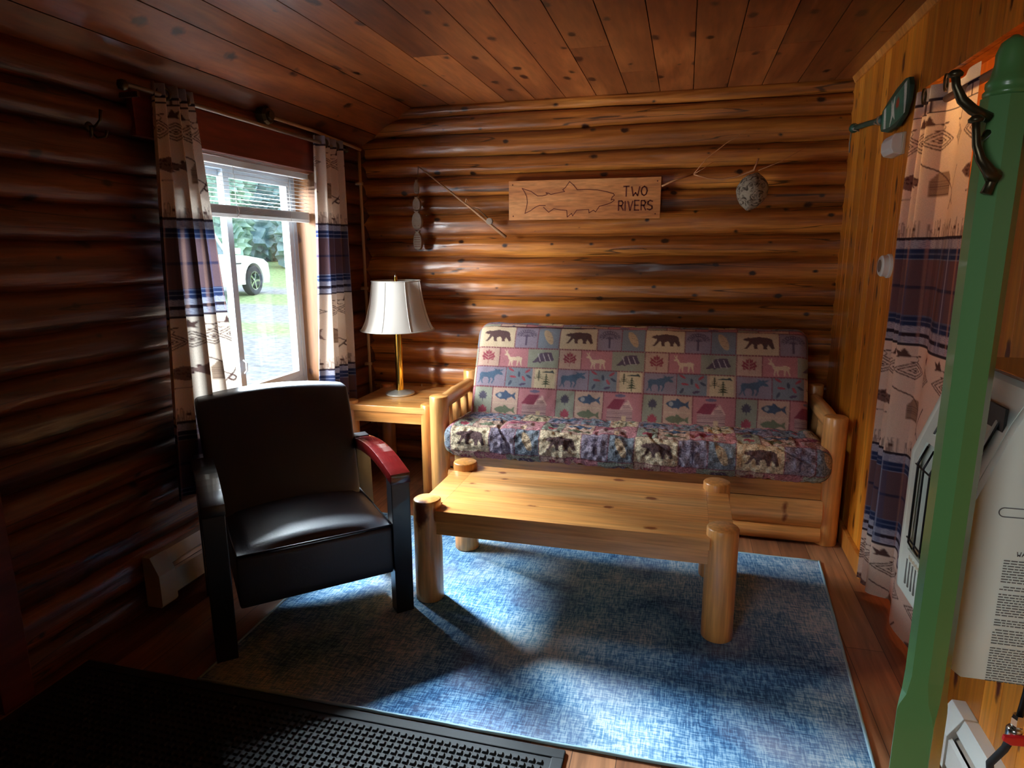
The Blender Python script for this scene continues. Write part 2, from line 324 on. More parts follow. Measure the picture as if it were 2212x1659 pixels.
def rug_mat():
    m, nt, b = newmat('faded_blue_rug'); L = nt.links.new
    tc = nd(nt, 'ShaderNodeTexCoord')
    def noise(sc, scale, det=4, dist=0, w=0):
        mp = nd(nt, 'ShaderNodeMapping'); mp.inputs['Scale'].default_value = sc; mp.inputs['Location'].default_value = (w, w, 0); L(tc.outputs['Object'], mp.inputs['Vector'])
        n = nd(nt, 'ShaderNodeTexNoise'); n.inputs['Scale'].default_value = scale; n.inputs['Detail'].default_value = det; n.inputs['Distortion'].default_value = dist; L(mp.outputs[0], n.inputs['Vector']); return n
    big = noise((1, 1, 1), 2.3, 5, .6, 3.1)
    sx = noise((1, .12, 1), 230, 2); sy = noise((.12, 1, 1), 230, 2)
    mx = nd(nt, 'ShaderNodeMath', operation='ADD'); L(sx.outputs['Fac'], mx.inputs[0]); L(sy.outputs['Fac'], mx.inputs[1])
    mr = nd(nt, 'ShaderNodeMapRange'); mr.inputs['From Min'].default_value = .82; mr.inputs['From Max'].default_value = 1.2; mr.inputs['To Min'].default_value = -.16; mr.inputs['To Max'].default_value = .16; L(mx.outputs[0], mr.inputs['Value'])
    ad = nd(nt, 'ShaderNodeMath', operation='ADD'); L(big.outputs['Fac'], ad.inputs[0]); L(mr.outputs[0], ad.inputs[1])
    r = nd(nt, 'ShaderNodeValToRGB'); cr = r.color_ramp
    cr.elements[0].position = .22; cr.elements[0].color = (*srgb(44, 78, 116), 1); cr.elements[1].position = .78; cr.elements[1].color = (*srgb(196, 212, 218), 1)
    e = cr.elements.new(.42); e.color = (*srgb(84, 130, 172), 1); e = cr.elements.new(.6); e.color = (*srgb(140, 176, 200), 1)
    L(ad.outputs[0], r.inputs['Fac'])
    tint = noise((1, 1, 1), 3.1, 3, .3, 9.); tr = nd(nt, 'ShaderNodeMapRange'); tr.inputs['From Min'].default_value = .5; tr.inputs['From Max'].default_value = .75; tr.inputs['To Max'].default_value = .45; L(tint.outputs['Fac'], tr.inputs['Value'])
    m2 = nd(nt, 'ShaderNodeMix', data_type='RGBA'); L(tr.outputs[0], m2.inputs['Factor']); L(r.outputs['Color'], m2.inputs['A']); m2.inputs['B'].default_value = (*srgb(156, 148, 156), 1)
    L(m2.outputs['Result'], b.inputs['Base Color']); b.inputs['Roughness'].default_value = .95; b.inputs['Specular IOR Level'].default_value = .1
    bp = nd(nt, 'ShaderNodeBump'); bp.inputs['Strength'].default_value = .5; bp.inputs['Distance'].default_value = .002; L(mx.outputs[0], bp.inputs['Height']); L(bp.outputs['Normal'], b.inputs['Normal'])
    return m
M['rug'] = rug_mat()
M['rugedge'] = plain('pale_rug_binding', srgb(150, 186, 200), .9)
def ground_mat():
    m, nt, b = newmat('gravel_and_grass'); L = nt.links.new
    tc = nd(nt, 'ShaderNodeTexCoord')
    n = nd(nt, 'ShaderNodeTexNoise'); n.inputs['Scale'].default_value = .35; n.inputs['Detail'].default_value = 3; L(tc.outputs['Object'], n.inputs['Vector'])
    sp = nd(nt, 'ShaderNodeSeparateXYZ'); L(tc.outputs['Object'], sp.inputs[0])
    # distance from the cabin, bent by noise -> bands of gravel and grass
    a = nd(nt, 'ShaderNodeMath', operation='MULTIPLY_ADD'); L(n.outputs['Fac'], a.inputs[0]); a.inputs[1].default_value = 3.0; L(sp.outputs['Y'], a.inputs[2])
    r = nd(nt, 'ShaderNodeValToRGB'); mr = nd(nt, 'ShaderNodeMapRange'); mr.inputs['From Min'].default_value = 0; mr.inputs['From Max'].default_value = 40; L(a.outputs[0], mr.inputs['Value'])
    cr = r.color_ramp; G = (*srgb(140, 142, 148), 1); V = (*srgb(138, 160, 112), 1)
    cr.elements[0].position = .0; cr.elements[0].color = G; cr.elements[1].position = 1; cr.elements[1].color = V
    for p, c in ((.28, G), (.298, V), (.318, V), (.332, G), (.385, G), (.40, V), (.43, V), (.445, G), (.47, G), (.50, V)):
        e = cr.elements.new(p); e.color = c
    L(mr.outputs[0], r.inputs['Fac'])
    n2 = nd(nt, 'ShaderNodeTexNoise'); n2.inputs['Scale'].default_value = 9; n2.inputs['Detail'].default_value = 6; L(tc.outputs['Object'], n2.inputs['Vector'])
    m3 = nd(nt, 'ShaderNodeMapRange'); m3.inputs['From Min'].default_value = .35; m3.inputs['From Max'].default_value = .65; m3.inputs['To Min'].default_value = .7; m3.inputs['To Max'].default_value = 1.25; L(n2.outputs['Fac'], m3.inputs['Value'])
    mx = nd(nt, 'ShaderNodeMix', data_type='RGBA', blend_type='MULTIPLY'); mx.inputs['Factor'].default_value = 1; L(r.outputs['Color'], mx.inputs['A']); L(m3.outputs[0], mx.inputs['B'])
    L(mx.outputs['Result'], b.inputs['Base Color']); b.inputs['Roughness'].default_value = .95
    return m
M['ground'] = ground_mat()
def leaf_mat(name, a, bcol):
    m, nt, b = newmat(name); L = nt.links.new
    tc = nd(nt, 'ShaderNodeTexCoord'); n = nd(nt, 'ShaderNodeTexNoise'); n.inputs['Scale'].default_value = 2.2; n.inputs['Detail'].default_value = 8; L(tc.outputs['Object'], n.inputs['Vector'])
    r = nd(nt, 'ShaderNodeValToRGB'); r.color_ramp.elements[0].position = .35; r.color_ramp.elements[0].color = (*a, 1); r.color_ramp.elements[1].position = .68; r.color_ramp.elements[1].color = (*bcol, 1)
    L(n.outputs['Fac'], r.inputs['Fac']); L(r.outputs['Color'], b.inputs['Base Color']); b.inputs['Roughness'].default_value = .9
    return m
M['leaf1'] = leaf_mat('tree_leaves', srgb(128, 160, 156), srgb(176, 202, 182))  # outdoor haze is put into both pale, low-contrast leaf colours
M['leaf2'] = leaf_mat('hazed_evergreen', srgb(122, 152, 162), srgb(156, 184, 188))
M['bark'] = plain('bark', srgb(96, 90, 84), .9, noise=.3)
def nest_mat():
    m, nt, b = newmat('paper_nest'); L = nt.links.new
    tc = nd(nt, 'ShaderNodeTexCoord')
    n = nd(nt, 'ShaderNodeTexNoise'); n.inputs['Scale'].default_value = 26; n.inputs['Detail'].default_value = 3; n.inputs['Distortion'].default_value = 3; L(tc.outputs['Object'], n.inputs['Vector'])
    r = nd(nt, 'ShaderNodeValToRGB'); cr = r.color_ramp; cr.elements[0].position = .36; cr.elements[0].color = (*srgb(70, 58, 46), 1); cr.elements[1].position = .55; cr.elements[1].color = (*srgb(158, 146, 126), 1)
    L(n.outputs['Fac'], r.inputs['Fac']); L(r.outputs['Color'], b.inputs['Base Color']); b.inputs['Roughness'].default_value = .95
    bp = nd(nt, 'ShaderNodeBump'); bp.inputs['Distance'].default_value = .008; L(n.outputs['Fac'], bp.inputs['Height']); L(bp.outputs['Normal'], b.inputs['Normal'])
    return m
M['nest'] = nest_mat()
M['curtain'] = fabric('printed_curtain', transl=.42, weave=500, bump=.1)
M['curtain_lined'] = fabric('lined_printed_curtain', transl=.10, weave=500, bump=.1)
M['cover'] = fabric('woven_futon_cover', weave=330, bump=.6, fuzz=.12)
M['fleece'] = fabric('nubby_futon_cover', weave=130, bump=1.0, fuzz=.42, mult=.92)
M['paddle'] = fabric('painted_paddle', rough=.3, weave=40, bump=0)

# ------------------------------------------------------------------ picture raster (flat colours baked into colour attributes)
class Ras:
    def __init__(s, W, H, res, bg):
        s.res = res; s.w = int(round(W/res)); s.h = int(round(H/res)); s.W = W; s.H = H
        s.a = np.zeros((s.h, s.w, 3)); s.a[:] = srgb(*bg)
        X, Y = np.meshgrid((np.arange(s.w)+.5)*res, (np.arange(s.h)+.5)*res); s.X = X; s.Y = Y
    def rect(s, x0, y0, x1, y1, c, al=1.):
        m = (s.X >= x0) & (s.X < x1) & (s.Y >= y0) & (s.Y < y1); s.a[m] = s.a[m]*(1-al)+np.array(srgb(*c))*al
    def poly(s, pts, c, al=1.):
        m = np.zeros(s.X.shape, bool); n = len(pts)
        for i in range(n):
            x0, y0 = pts[i]; x1, y1 = pts[(i+1) % n]
            if y0 == y1: continue
            k = ((y0 > s.Y) != (y1 > s.Y)) & (s.X < (x1-x0)*(s.Y-y0)/(y1-y0)+x0); m ^= k
        s.a[m] = s.a[m]*(1-al)+np.array(srgb(*c))*al
    def ell(s, cx, cy, rx, ry, c, al=1., rot=0):
        dx = s.X-cx; dy = s.Y-cy; u = dx*cos(rot)+dy*sin(rot); v = -dx*sin(rot)+dy*cos(rot)
        m = (u/rx)**2+(v/ry)**2 < 1; s.a[m] = s.a[m]*(1-al)+np.array(srgb(*c))*al
    def line(s, pts, w, c, al=1.):
        for (x0, y0), (x1, y1) in zip(pts[:-1], pts[1:]):
            dx, dy = x1-x0, y1-y0; L2 = dx*dx+dy*dy+1e-12
            t = np.clip(((s.X-x0)*dx+(s.Y-y0)*dy)/L2, 0, 1)
            d = np.hypot(s.X-x0-t*dx, s.Y-y0-t*dy); m = d < w/2
            s.a[m] = s.a[m]*(1-al)+np.array(srgb(*c))*al
    def sample(s, x, y):
        """bilinear, tiling in x and y"""
        fx = (x/s.res-.5); fy = (y/s.res-.5); x0 = np.floor(fx).astype(int); y0 = np.floor(fy).astype(int); u = (fx-x0)[..., None]; v = (fy-y0)[..., None]
        A = lambda i, j: s.a[j % s.h, i % s.w]
        return (A(x0, y0)*(1-u)+A(x0+1, y0)*u)*(1-v)+(A(x0, y0+1)*(1-u)+A(x0+1, y0+1)*u)*v
def place(pts, x, y, w, h, flip=False): return [((x+(1-p[0] if flip else p[0])*w), y+p[1]*h) for p in pts]
# outlines in a unit box, y down
BEAR = [(0, .30), (.06, .18), (.14, .14), (.18, .08), (.22, .14), (.34, .08), (.5, .02), (.66, .06), (.82, .10), (.92, .22), (.94, .40), (.97, .62), (1, .86), (.92, .92), (.86, .74), (.80, .62), (.76, .78), (.78, .92), (.66, .92), (.64, .70), (.60, .58), (.48, .60), (.46, .76), (.48, .92), (.36, .92), (.35, .66), (.30, .56), (.24, .70), (.14, .92), (.04, .92), (.12, .78), (.18, .56), (.20, .40), (.10, .38)]
DEER = [(.0, .02), (.04, .02), (.10, .16), (.16, .0), (.19, .02), (.15, .20), (.20, .24), (.24, .34), (.30, .46), (.50, .44), (.72, .42), (.84, .46), (.88, .56), (.84, .62), (.84, .76), (.88, .98), (.84, .98), (.78, .78), (.74, .66), (.70, .78), (.68, .98), (.64, .98), (.64, .68), (.44, .68), (.42, .80), (.44, .98), (.40, .98), (.36, .78), (.34, .68), (.28, .98), (.24, .98), (.28, .66), (.20, .54), (.16, .38), (.04, .36), (.02, .30), (.10, .22)]
MOOSE = [(.02, .98), (.10, .74), (.10, .56), (.08, .40), (.14, .26), (.34, .28), (.50, .20), (.62, .16), (.66, .08), (.60, .02), (.70, .04), (.74, .10), (.82, .04), (.84, .10), (.98, .02), (.94, .14), (.84, .20), (.94, .28), (.98, .38), (.90, .42), (.80, .36), (.70, .44), (.66, .56), (.66, .74), (.58, .98), (.54, .98), (.60, .74), (.58, .60), (.50, .60), (.52, .76), (.48, .98), (.44, .98), (.46, .74), (.40, .56), (.26, .56), (.20, .74), (.24, .98), (.20, .98), (.15, .74), (.06, .98)]
FISH = [(0, .45), (.10, .28), (.28, .16), (.42, .18), (.46, .0), (.56, .06), (.62, .22), (.80, .38), (.98, .12), (.94, .46), (1, .84), (.80, .56), (.60, .72), (.56, .90), (.48, .76), (.30, .80), (.12, .66)]
LEAFM = [(.5, 0), (.60, .18), (.70, .10), (.72, .30), (.92, .22), (.86, .42), (1, .50), (.86, .62), (.88, .76), (.66, .74), (.54, .80), (.52, 1), (.48, 1), (.46, .80), (.34, .74), (.12, .76), (.14, .62), (0, .50), (.14, .42), (.08, .22), (.28, .30), (.30, .10), (.40, .18)]
TENT = [(0, .95), (.12, .70), (.26, .40), (.36, .10), (.60, .02), (.84, .0), (.92, .40), (1, .72), (.86, .76), (.62, .80), (.44, .86), (.36, 1), (.28, .86), (.12, .98)]
def quilt():
    """woven lodge patchwork: 4 rows, repeats every .495 m"""
    Wd, H = .495, .60; R = Ras(Wd, H, .0025, (176, 150, 138))
    CR, LV, BL, PK, SG, BG, TN = (208, 188, 150), (146, 134, 158), (122, 138, 156), (196, 118, 130), (150, 158, 140), (200, 164, 144), (214, 196, 152)
    ys = [0, .165, .305, .45, .60]
    def stitch(x0, y0, x1, y1, c=(140, 62, 84)):
        n = int(max(abs(x1-x0), abs(y1-y0))/.0155)
        for k in range(n):
            t0 = k/n; t1 = (k+.55)/n
            R.line([(x0+(x1-x0)*t0, y0+(y1-y0)*t0), (x0+(x1-x0)*t1, y0+(y1-y0)*t1)], .0065, c)
    # row 1 : bear, bare tree, feather leaf
    y = ys[0]; R.rect(0, y, .22, ys[1], CR); R.rect(.22, y, .36, ys[1], LV); R.rect(.36, y, Wd, ys[1], BL)
    R.poly(place(BEAR, .03, .035, .165, .095), (96, 68, 70))
    def tree(cx, y0, h, c):
        R.line([(cx, y0+h), (cx, y0+h*.45)], .008, c)
        for a in range(-5, 6):
            L = h*.5; t = a*.28; ex, ey = cx+sin(t)*L, y0+h*.5-cos(t)*L; R.line([(cx, y0+h*.55), (ex, ey)], .003, c)
            for q in (.5, .75): mx, my = cx+(ex-cx)*q, y0+h*.55+(ey-y0-h*.55)*q; R.line([(mx, my), (mx+sin(t+.7)*L*.3, my-cos(t+.7)*L*.3)], .0026, c); R.line([(mx, my), (mx+sin(t-.7)*L*.3, my-cos(t-.7)*L*.3)], .0026, c)
    tree(.29, .018, .125, (92, 78, 108))
    R.ell(.425, .08, .022, .06, (196, 168, 128), rot=-.4)
    for k in range(7): R.line([(.405+k*.004, .04+k*.012), (.44+k*.003, .035+k*.013)], .0025, (150, 130, 112))
    # row 2 : maple leaf, deer, tent
    y = ys[1]; h = ys[2]-y; R.rect(0, y, .135, ys[2], BG); R.rect(.135, y, .31, ys[2], PK); R.rect(.31, y, Wd, ys[2], SG)
    R.poly(place(LEAFM, .025, y+.012, .085, .11), (160, 52, 78)); R.line([(.067, y+.02), (.067, y+.125)], .0035, BG)
    for s_ in (-1, 1):
        for q in (.04, .06, .08): R.line([(.067, y+q+.02), (.067+s_*.028, y+q)], .0025, BG)
    R.poly(place(DEER, .16, y+.012, .13, .12), (220, 196, 160))
    R.poly(place(TENT, .335, y+.025, .135, .08), (96, 78, 104))
    for k in range(3): R.line([(.37+k*.03, y+.04), (.385+k*.032, y+.09)], .0045, (190, 180, 190))
    # row 3 : moose, peppers, pines
    y = ys[2]; x0 = .0; R.rect(0, y, .185, ys[3], LV); R.rect(.185, y, .345, ys[3], BL); R.rect(.345, y, .36, ys[3], BG); R.rect(.36, y, .485, ys[3], TN); R.rect(.485, y, Wd, ys[3], BG)
    R.poly(place(MOOSE, .012, y+.015, .16, .115), (70, 104, 138))
    for i, (px, py, c) in enumerate([(.215, .02, (178, 58, 84)), (.265, .05, (76, 88, 116)), (.315, .025, (178, 58, 84)), (.23, .07, (178, 58, 84)), (.295, .08, (186, 70, 90)), (.215, .115, (76, 88, 116)), (.29, .12, (90, 76, 116)), (.325, .065, (76, 88, 116))]):
        R.ell(px, y+py, .02, .008, c, rot=.6+i*.9)
    def pine(cx, y0, h, c):
        for k in range(5): w = .008+.007*k; yy = y0+h*(k+.6)/5.6; R.poly([(cx, yy-h*.2), (cx+w, yy), (cx+w*.4, yy-.004), (cx-w*.4, yy-.004), (cx-w, yy)], c)
        R.line([(cx, y0), (cx, y0+h)], .003, c)
    pine(.385, y+.02, .07, (62, 72, 60)); pine(.43, y+.045, .09, (72, 84, 64)); R.poly([(.395, y+.032), (.43, y+.02), (.445, y+.024), (.465, y+.012), (.478, y+.034)], (70, 86, 92))
    # row 4 : small leaves, two fish, cabin
    y = ys[3]; R.rect(0, y, .115, H, SG); R.rect(.115, y, .275, H, BG); R.rect(.275, y, Wd, H, PK)
    R.poly(place(LEAFM, .03, y+.018, .055, .055), (84, 80, 104)); R.poly(place(LEAFM, .03, y+.085, .06, .055), (176, 56, 84))
    R.poly(place(FISH, .13, y+.015, .13, .055), (66, 92, 128)); R.poly(place(FISH, .13, y+.085, .13, .05), (112, 124, 96)); R.ell(.16, y+.04, .012, .01, (150, 160, 170)); R.rect(.12, y+.075, .27, y+.079, (206, 176, 150))
    R.poly([(.295, y+.075), (.335, y+.03), (.40, y+.03), (.37, y+.078)], (150, 44, 80)); R.poly([(.37, y+.078), (.415, y+.03), (.45, y+.078)], (214, 170, 160))
    R.rect(.30, y+.078, .445, y+.14, (206, 160, 156))
    for k in range(9): R.rect(.30, y+.08+k*.0072, .445, y+.0825+k*.0072, (112, 66, 98))
    for k in range(5): R.line([(.385+k*.002, y+.074-k*.008), (.437-k*.006, y+.074-k*.008)], .002, (112, 66, 98))
    R.rect(.385, y+.105, .41, y+.145, (214, 180, 140)); R.ell(.37, y+.015, .03, .007, (110, 104, 140))
    for yy in ys[:-1]: stitch(0, yy+.001, Wd, yy+.001)
    for xx in (.22, .36, .4925): stitch(xx, ys[0], xx, ys[1])
    for xx in (.135, .003): stitch(xx, ys[1], xx, ys[2])
    for xx in (.185, .003): stitch(xx, ys[2], xx, ys[3])
    for xx in (.115, .275, .003): stitch(xx, ys[3], xx, H)
    return R
def curtain_print():
    """lodge curtain print: fishing motifs alternate with a plaid band; tile .50 x .825"""
    Wd, H = .50, .825; CRM = (222, 206, 190); R = Ras(Wd, H, .0025, CRM)
    NV, MR, DK, HB = (44, 56, 92), (104, 82, 88), (50, 42, 52), (168, 170, 186); ink = (88, 66, 62)
    R.rect(0, 0, Wd, .012, DK); R.rect(0, .012, Wd, .045, HB); R.rect(0, .045, Wd, .09, NV); R.rect(0, .09, Wd, .315, MR); R.rect(0, .315, Wd, .36, NV)
    R.rect(0, .36, Wd, .388, HB); R.rect(0, .388, Wd, .406, DK); R.rect(0, .406, Wd, .432, HB); R.rect(0, .432, Wd, .443, DK)
    for yy in (.064, .088, .317, .338): R.rect(0, yy, Wd, yy+.003, (158, 166, 190))
    R.rect(0, .195, Wd, .207, (62, 56, 78))
    for k in range(4):   # vertical plaid stripes, only over the plaid band
        x = k*.125
        R.rect(x, .012, x+.030, .432, (64, 78, 120), .35); R.rect(x+.012, .012, x+.017, .432, (180, 190, 215), .45); R.rect(x+.055, .012, x+.062, .432, (196, 150, 130), .35); R.rect(x+.085, .012, x+.105, .432, (40, 38, 56), .3)
    # herringbone ticks
    for y0, y1 in ((.014, .044), (.362, .387), (.408, .431)):
        for k in range(50):
            x = k*.01; s_ = 1 if k % 2 else -1; q = y0
            while q < y1-.004: R.line([(x, q), (x+.01, q+s_*.004)], .0022, (120, 124, 150)); q += .008
    # flies
    def fly(x, y, s_=1):
        R.poly([(x, y), (x+.012*s_, y-.026), (x+.018*s_, y-.012), (x+.034*s_, y-.02), (x+.024*s_, y), (x+.03*s_, y+.008), (x+.012*s_, y+.006)], ink)
        R.line([(x+.02*s_, y+.004), (x-.03*s_, y)], .0035, ink); R.line([(x-.01*s_, y+.002), (x-.022*s_, y+.012), (x-.014*s_, y+.024), (x-.002*s_, y+.022)], .003, ink)
    for k, x in enumerate((.05, .17, .30, .42)): fly(x, .477, 1 if k % 2 else -1)
    for k in range(4):   # diamonds
        x = .0625+k*.125; y = .528
        for r_, c in ((.052, ink), (.045, CRM), (.037, ink), (.030, CRM), (.018, ink), (.012, CRM), (.007, ink)):
            R.poly([(x-r_, y), (x, y-r_*.62), (x+r_, y), (x, y+r_*.62)], c)
    # trout
    R.poly(place(FISH, .03, .605, .20, .085), (122, 98, 92)); 
    for i in range(60): R.ell(.05+random.random()*.15, .625+random.random()*.04, .003, .003, (78, 54, 54))
    R.line([(.06, .70), (.17, .695)], .003, ink)
    # creel, rod and reel
    R.poly([(.30, .70), (.30, .65), (.315, .625), (.36, .625), (.375, .65), (.375, .70)], (150, 128, 110))
    for k in range(7): R.line([(.302, .645+k*.008), (.373, .645+k*.008)], .002, (110, 88, 78))
    R.line([(.27, .59), (.47, .73)], .004, ink); R.line([(.39, .74), (.48, .62)], .005, ink); R.ell(.425, .71, .014, .014, ink); R.ell(.425, .71, .007, .007, CRM)
    # grasses
    for k in range(110):
        x = random.random()*Wd; hh = .018+random.random()*.034; R.line([(x, .825), (x+random.uniform(-.004, .004), .822-hh)], .0028, (130, 112, 104), .75)
    for k in range(8): R.ell(.03+k*.0625, .80, .006, .006, ink)
    return R
QUILT = quilt(); PRINT = curtain_print()
g_ = QUILT.a.mean(-1, keepdims=True); QUILT.a = (g_*.28+QUILT.a*.72)*np.array([1.0, .93, .88])*.92

# ------------------------------------------------------------------ constants of the room
XL, XR, YB, ZC = -2.08, .83, 4.07, 2.335
YF = -1.5        # wall behind the camera
# ------------------------------------------------------------------ log walls
def logwall(name, axis, seams, a0, a1, base, sign, mat, depth=.036, hole=None, step=.02):
    """one structure mesh of stacked bulging logs. axis: direction the logs run."""
    mb = MB(); n = int((a1-a0)/step)+1; t = np.linspace(a0, a1, n); K = 12
    prev = None
    def seam(i): return seams[i]+.012*(vnoise(t*1.1, np.full(n, i*7.3), 5)-.5)*(0 if i in (0, len(seams)-1) else 1)+.006*(vnoise(t*6, np.full(n, i*3.1), 6)-.5)
    ss = [seam(i) for i in range(len(seams))]
    for i in range(len(seams)-1):
        lo, hi = ss[i], ss[i+1]; d = depth*(.85+.3*random.random())
        P = []
        for k in range(K+1):
            u = -1+2*k/K; z = (lo+hi)/2+(hi-lo)/2*u
            prof = (max(0, 1-abs(u)**2.4))**.62
            bulge = d*prof+.010*(vnoise(t*2.2, np.full(n, i*5+k*.5), 9)-.5)*prof+.004*(vnoise(t*14, np.full(n, i*9+k*1.2), 11)-.5)
            q = base+sign*(bulge-.012)
            P.append([(tt, qq, zz) if axis == 0 else (qq, tt, zz) for tt, qq, zz in zip(t, q, z)])
        if hole:
            h0, h1, hz0, hz1 = hole
            if seams[i+1] > hz0+.02 and seams[i] < hz1-.02:   # split this log at the opening
                A = [[p for p in row if p[axis] <= h0] for row in P]; B = [[p for p in row if p[axis] >= h1] for row in P]
                r = random.random(); mb.grid(A, r); mb.grid(B, r); continue
        mb.grid(P)
    return mb.build(name, mat, smooth=True)
zs_back = [0, .14, .28, .42, .555, .695, .84, .985, 1.132, 1.262, 1.405, 1.53, 1.675, 1.79, 1.915, 2.03, 2.165, 2.272, 2.345]
wb = logwall('wall_back', 0, zs_back, -2.2, .90, YB, -1, M['log']); tag(wb, 'honey brown varnished log wall behind the futon', 'wall', kind='structure')
zs_left = [0, .13, .27, .41, .55, .68, .81, .935, 1.055, 1.183, 1.325, 1.49, 1.62, 1.745, 1.88, 2.0, 2.125]
WY0, WY1, WZ0, WZ1 = 2.33, 3.43, .68, 1.88
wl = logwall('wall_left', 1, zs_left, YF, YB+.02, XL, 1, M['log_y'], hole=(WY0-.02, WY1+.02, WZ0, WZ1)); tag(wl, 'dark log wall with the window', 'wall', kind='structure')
# solid backing behind the logs (with the window hole)
mb = MB()
for y0, y1, z0, z1 in ((YF-.1, WY0-.03, -.05, 2.5), (WY1+.03, YB+.3, -.05, 2.5), (WY0-.03, WY1+.03, -.05, WZ0-.035), (WY0-.03, WY1+.03, WZ1+.015, 2.5)): mb.box(XL-.19, XL-.012, y0, y1, z0, z1)
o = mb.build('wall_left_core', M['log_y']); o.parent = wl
o = MB().box(-2.3, 1.0, YB+.012, YB+.2, -.05, 2.6).build('wall_back_core', M['log']); o.parent = wb
# ------------------------------------------------------------------ ceiling: flat boards, then boards that slope down to the window wall
mb = MB()
xs = [-1.72]
x = -1.6475
edges = [-1.72]+[round(-1.6475+.1828*k, 4) for k in range(1, 15)]
for a, b in zip(edges[:-1], edges[1:]):
    cuts = [YF-.1]+sorted(random.uniform(-1.2, 3.6) for _ in range(2))+[YB+.1]
    for c0, c1 in zip(cuts[:-1], cuts[1:]): mb.box(a+.0018, b-.0018, c0+.001, c1-.001, ZC, ZC+.02, bev=.0012)
sl = math.atan2(.225, .36)
for k in range(3):
    s0 = (0, .111, .292)[k]; s1 = (.111, .292, .47)[k]
    Mx = Matrix.Translation((-1.72, 0, ZC)) @ Matrix.Rotation(-sl, 4, 'Y')
    mb.box(-s1+.0018, -s0-.0018, YF-.1, YB+.1, 0, .02, bev=.0012, M=Mx)
mb.box(-2.4, 1.1, YF-.2, YB+.3, ZC+.03, ZC+.06)
o = mb.build('ceiling', M['ceil']); tag(o, 'stained knotty pine board ceiling', 'ceiling', kind='structure')
# ------------------------------------------------------------------ floor
o = MB().box(-2.3, 1.0, YF-.2, YB+.3, -.06, 0).build('floor', M['floor']); tag(o, 'brown wood-look plank floor', 'floor', kind='structure')
# ------------------------------------------------------------------ right wall: vertical pine boards with a doorway
DY0, DY1, DZ = 2.14, 2.93, 2.03
mb = MB(); y = YF; 
while y < YB+.05:
    w = random.choice([.09, .105, .12, .135]); y1 = min(y+w, YB+.05)
    for seg in ([(y, y1)] if (y1 <= DY0 or y >= DY1) else [(y, min(y1, DY0)) if y < DY0 else None, (max(y, DY1), y1) if y1 > DY1 else None]):
        if seg and seg[1]-seg[0] > .004: mb.box(XR, XR+.02, seg[0]+.0006, seg[1]-.0006, 0, 2.36, bev=.0012)
    if y1 > DY0 and y < DY1: mb.box(XR, XR+.02, max(y, DY0)+.0006, min(y1, DY1)-.0006, DZ, 2.36, bev=.0012)
    y = y1
mb.box(XR+.021, XR+.07, YF-.1, DY0, 0, 2.4, rnd=.5); mb.box(XR+.021, XR+.07, DY1, YB+.1, 0, 2.4, rnd=.5); mb.box(XR+.021, XR+.07, DY0, DY1, DZ, 2.4, rnd=.5)
wr = mb.build('wall_right', M['wallpine']); tag(wr, 'golden knotty pine board wall with the curtained doorway', 'wall', kind='structure')
o = MB().box(XR-.02, XR, 2.96, YB-.06, 0, .092, bev=.004).build('baseboard_right', M['trimpine']); tag(o, 'pine baseboard at the right wall', 'baseboard', kind='structure')
o = MB().prism([(XR-.022, ZC), (XR, ZC), (XR, ZC-.03), (XR-.008, ZC-.03)], 1, YF, YB-.05).build('trim_1', M['trimpine']); tag(o, 'thin ceiling trim along right wall', 'trim', kind='structure')
# front wall (behind the camera)
o = MB().box(-2.3, 1.0, YF-.1, YF, -.05, 2.5).build('wall_front', M['log_y']); tag(o, 'log wall behind the viewer', 'wall', kind='structure')
# door casing at far left
o = MB().box(XL, XL+.042, 1.34, 1.445, 0, 2.1, bev=.004).build('door_casing', M['redboard']); o.name = 'trim_2'; tag(o, 'upright pine door casing at the left edge', 'trim', kind='structure')
# adjoining closet-like room seen past the curtain
mb = MB()
mb.box(2.0, 2.05, 1.2, 3.6, -.05, 2.5); mb.box(XR+.07, 2.05, 1.15, 1.2, -.05, 2.5); mb.box(XR+.07, 2.05, 3.6, 3.65, -.05, 2.5)
mb.box(XR+.07, 2.05, 1.15, 3.65, 2.4, 2.45)
o = mb.build('wall_closet', M['wallpine']); tag(o, 'pine walls of the next room', 'wall', kind='structure')
o = MB().box(1.0, 2.05, 1.15, 3.65, -.06, 0).build('floor_closet', M['floor']); tag(o, 'floor of the next room', 'floor', kind='structure')

# ------------------------------------------------------------------ window
win = MB()
X0, X1 = XL-.19, XL+.0
# pine jamb lining (far, near, sill, head)
jm = MB()
jm.box(XL-.115, XL+.03, WY1, WY1+.025, WZ0, WZ1+.01, bev=.002); jm.box(XL-.115, XL+.03, WY0-.025, WY0, WZ0, WZ1+.01, bev=.002)
jm.box(XL-.115, XL+.06, WY0-.03, WY1+.03, WZ0-.03, WZ0, bev=.003)
fr = MB()
def rectframe(mb, x0, x1, y0, y1, z0, z1, w, bev=.002):
    mb.box(x0, x1, y0, y0+w, z0, z1, bev); mb.box(x0, x1, y1-w, y1, z0, z1, bev); mb.box(x0, x1, y0+w, y1-w, z0, z0+w, bev); mb.box(x0, x1, y0+w, y1-w, z1-w, z1, bev)
rectframe(fr, XL-.19, XL-.115, WY0, WY1, WZ0, WZ1, .035)
wobj = fr.build('window_1', M['vinyl']); tag(wobj, 'white vinyl sliding window in the left log wall', 'window', kind='structure')
YM = 2.86
s1 = MB(); rectframe(s1, XL-.175, XL-.15, WY0+.03, YM+.03, WZ0+.03, WZ1-.03, .038); s1.build('window_sash', M['vinyl'], wobj)
s2 = MB(); rectframe(s2, XL-.148, XL-.12, YM-.03, WY1-.03, WZ0+.03, WZ1-.03, .042); s2.build('window_sash', M['vinyl'], wobj)
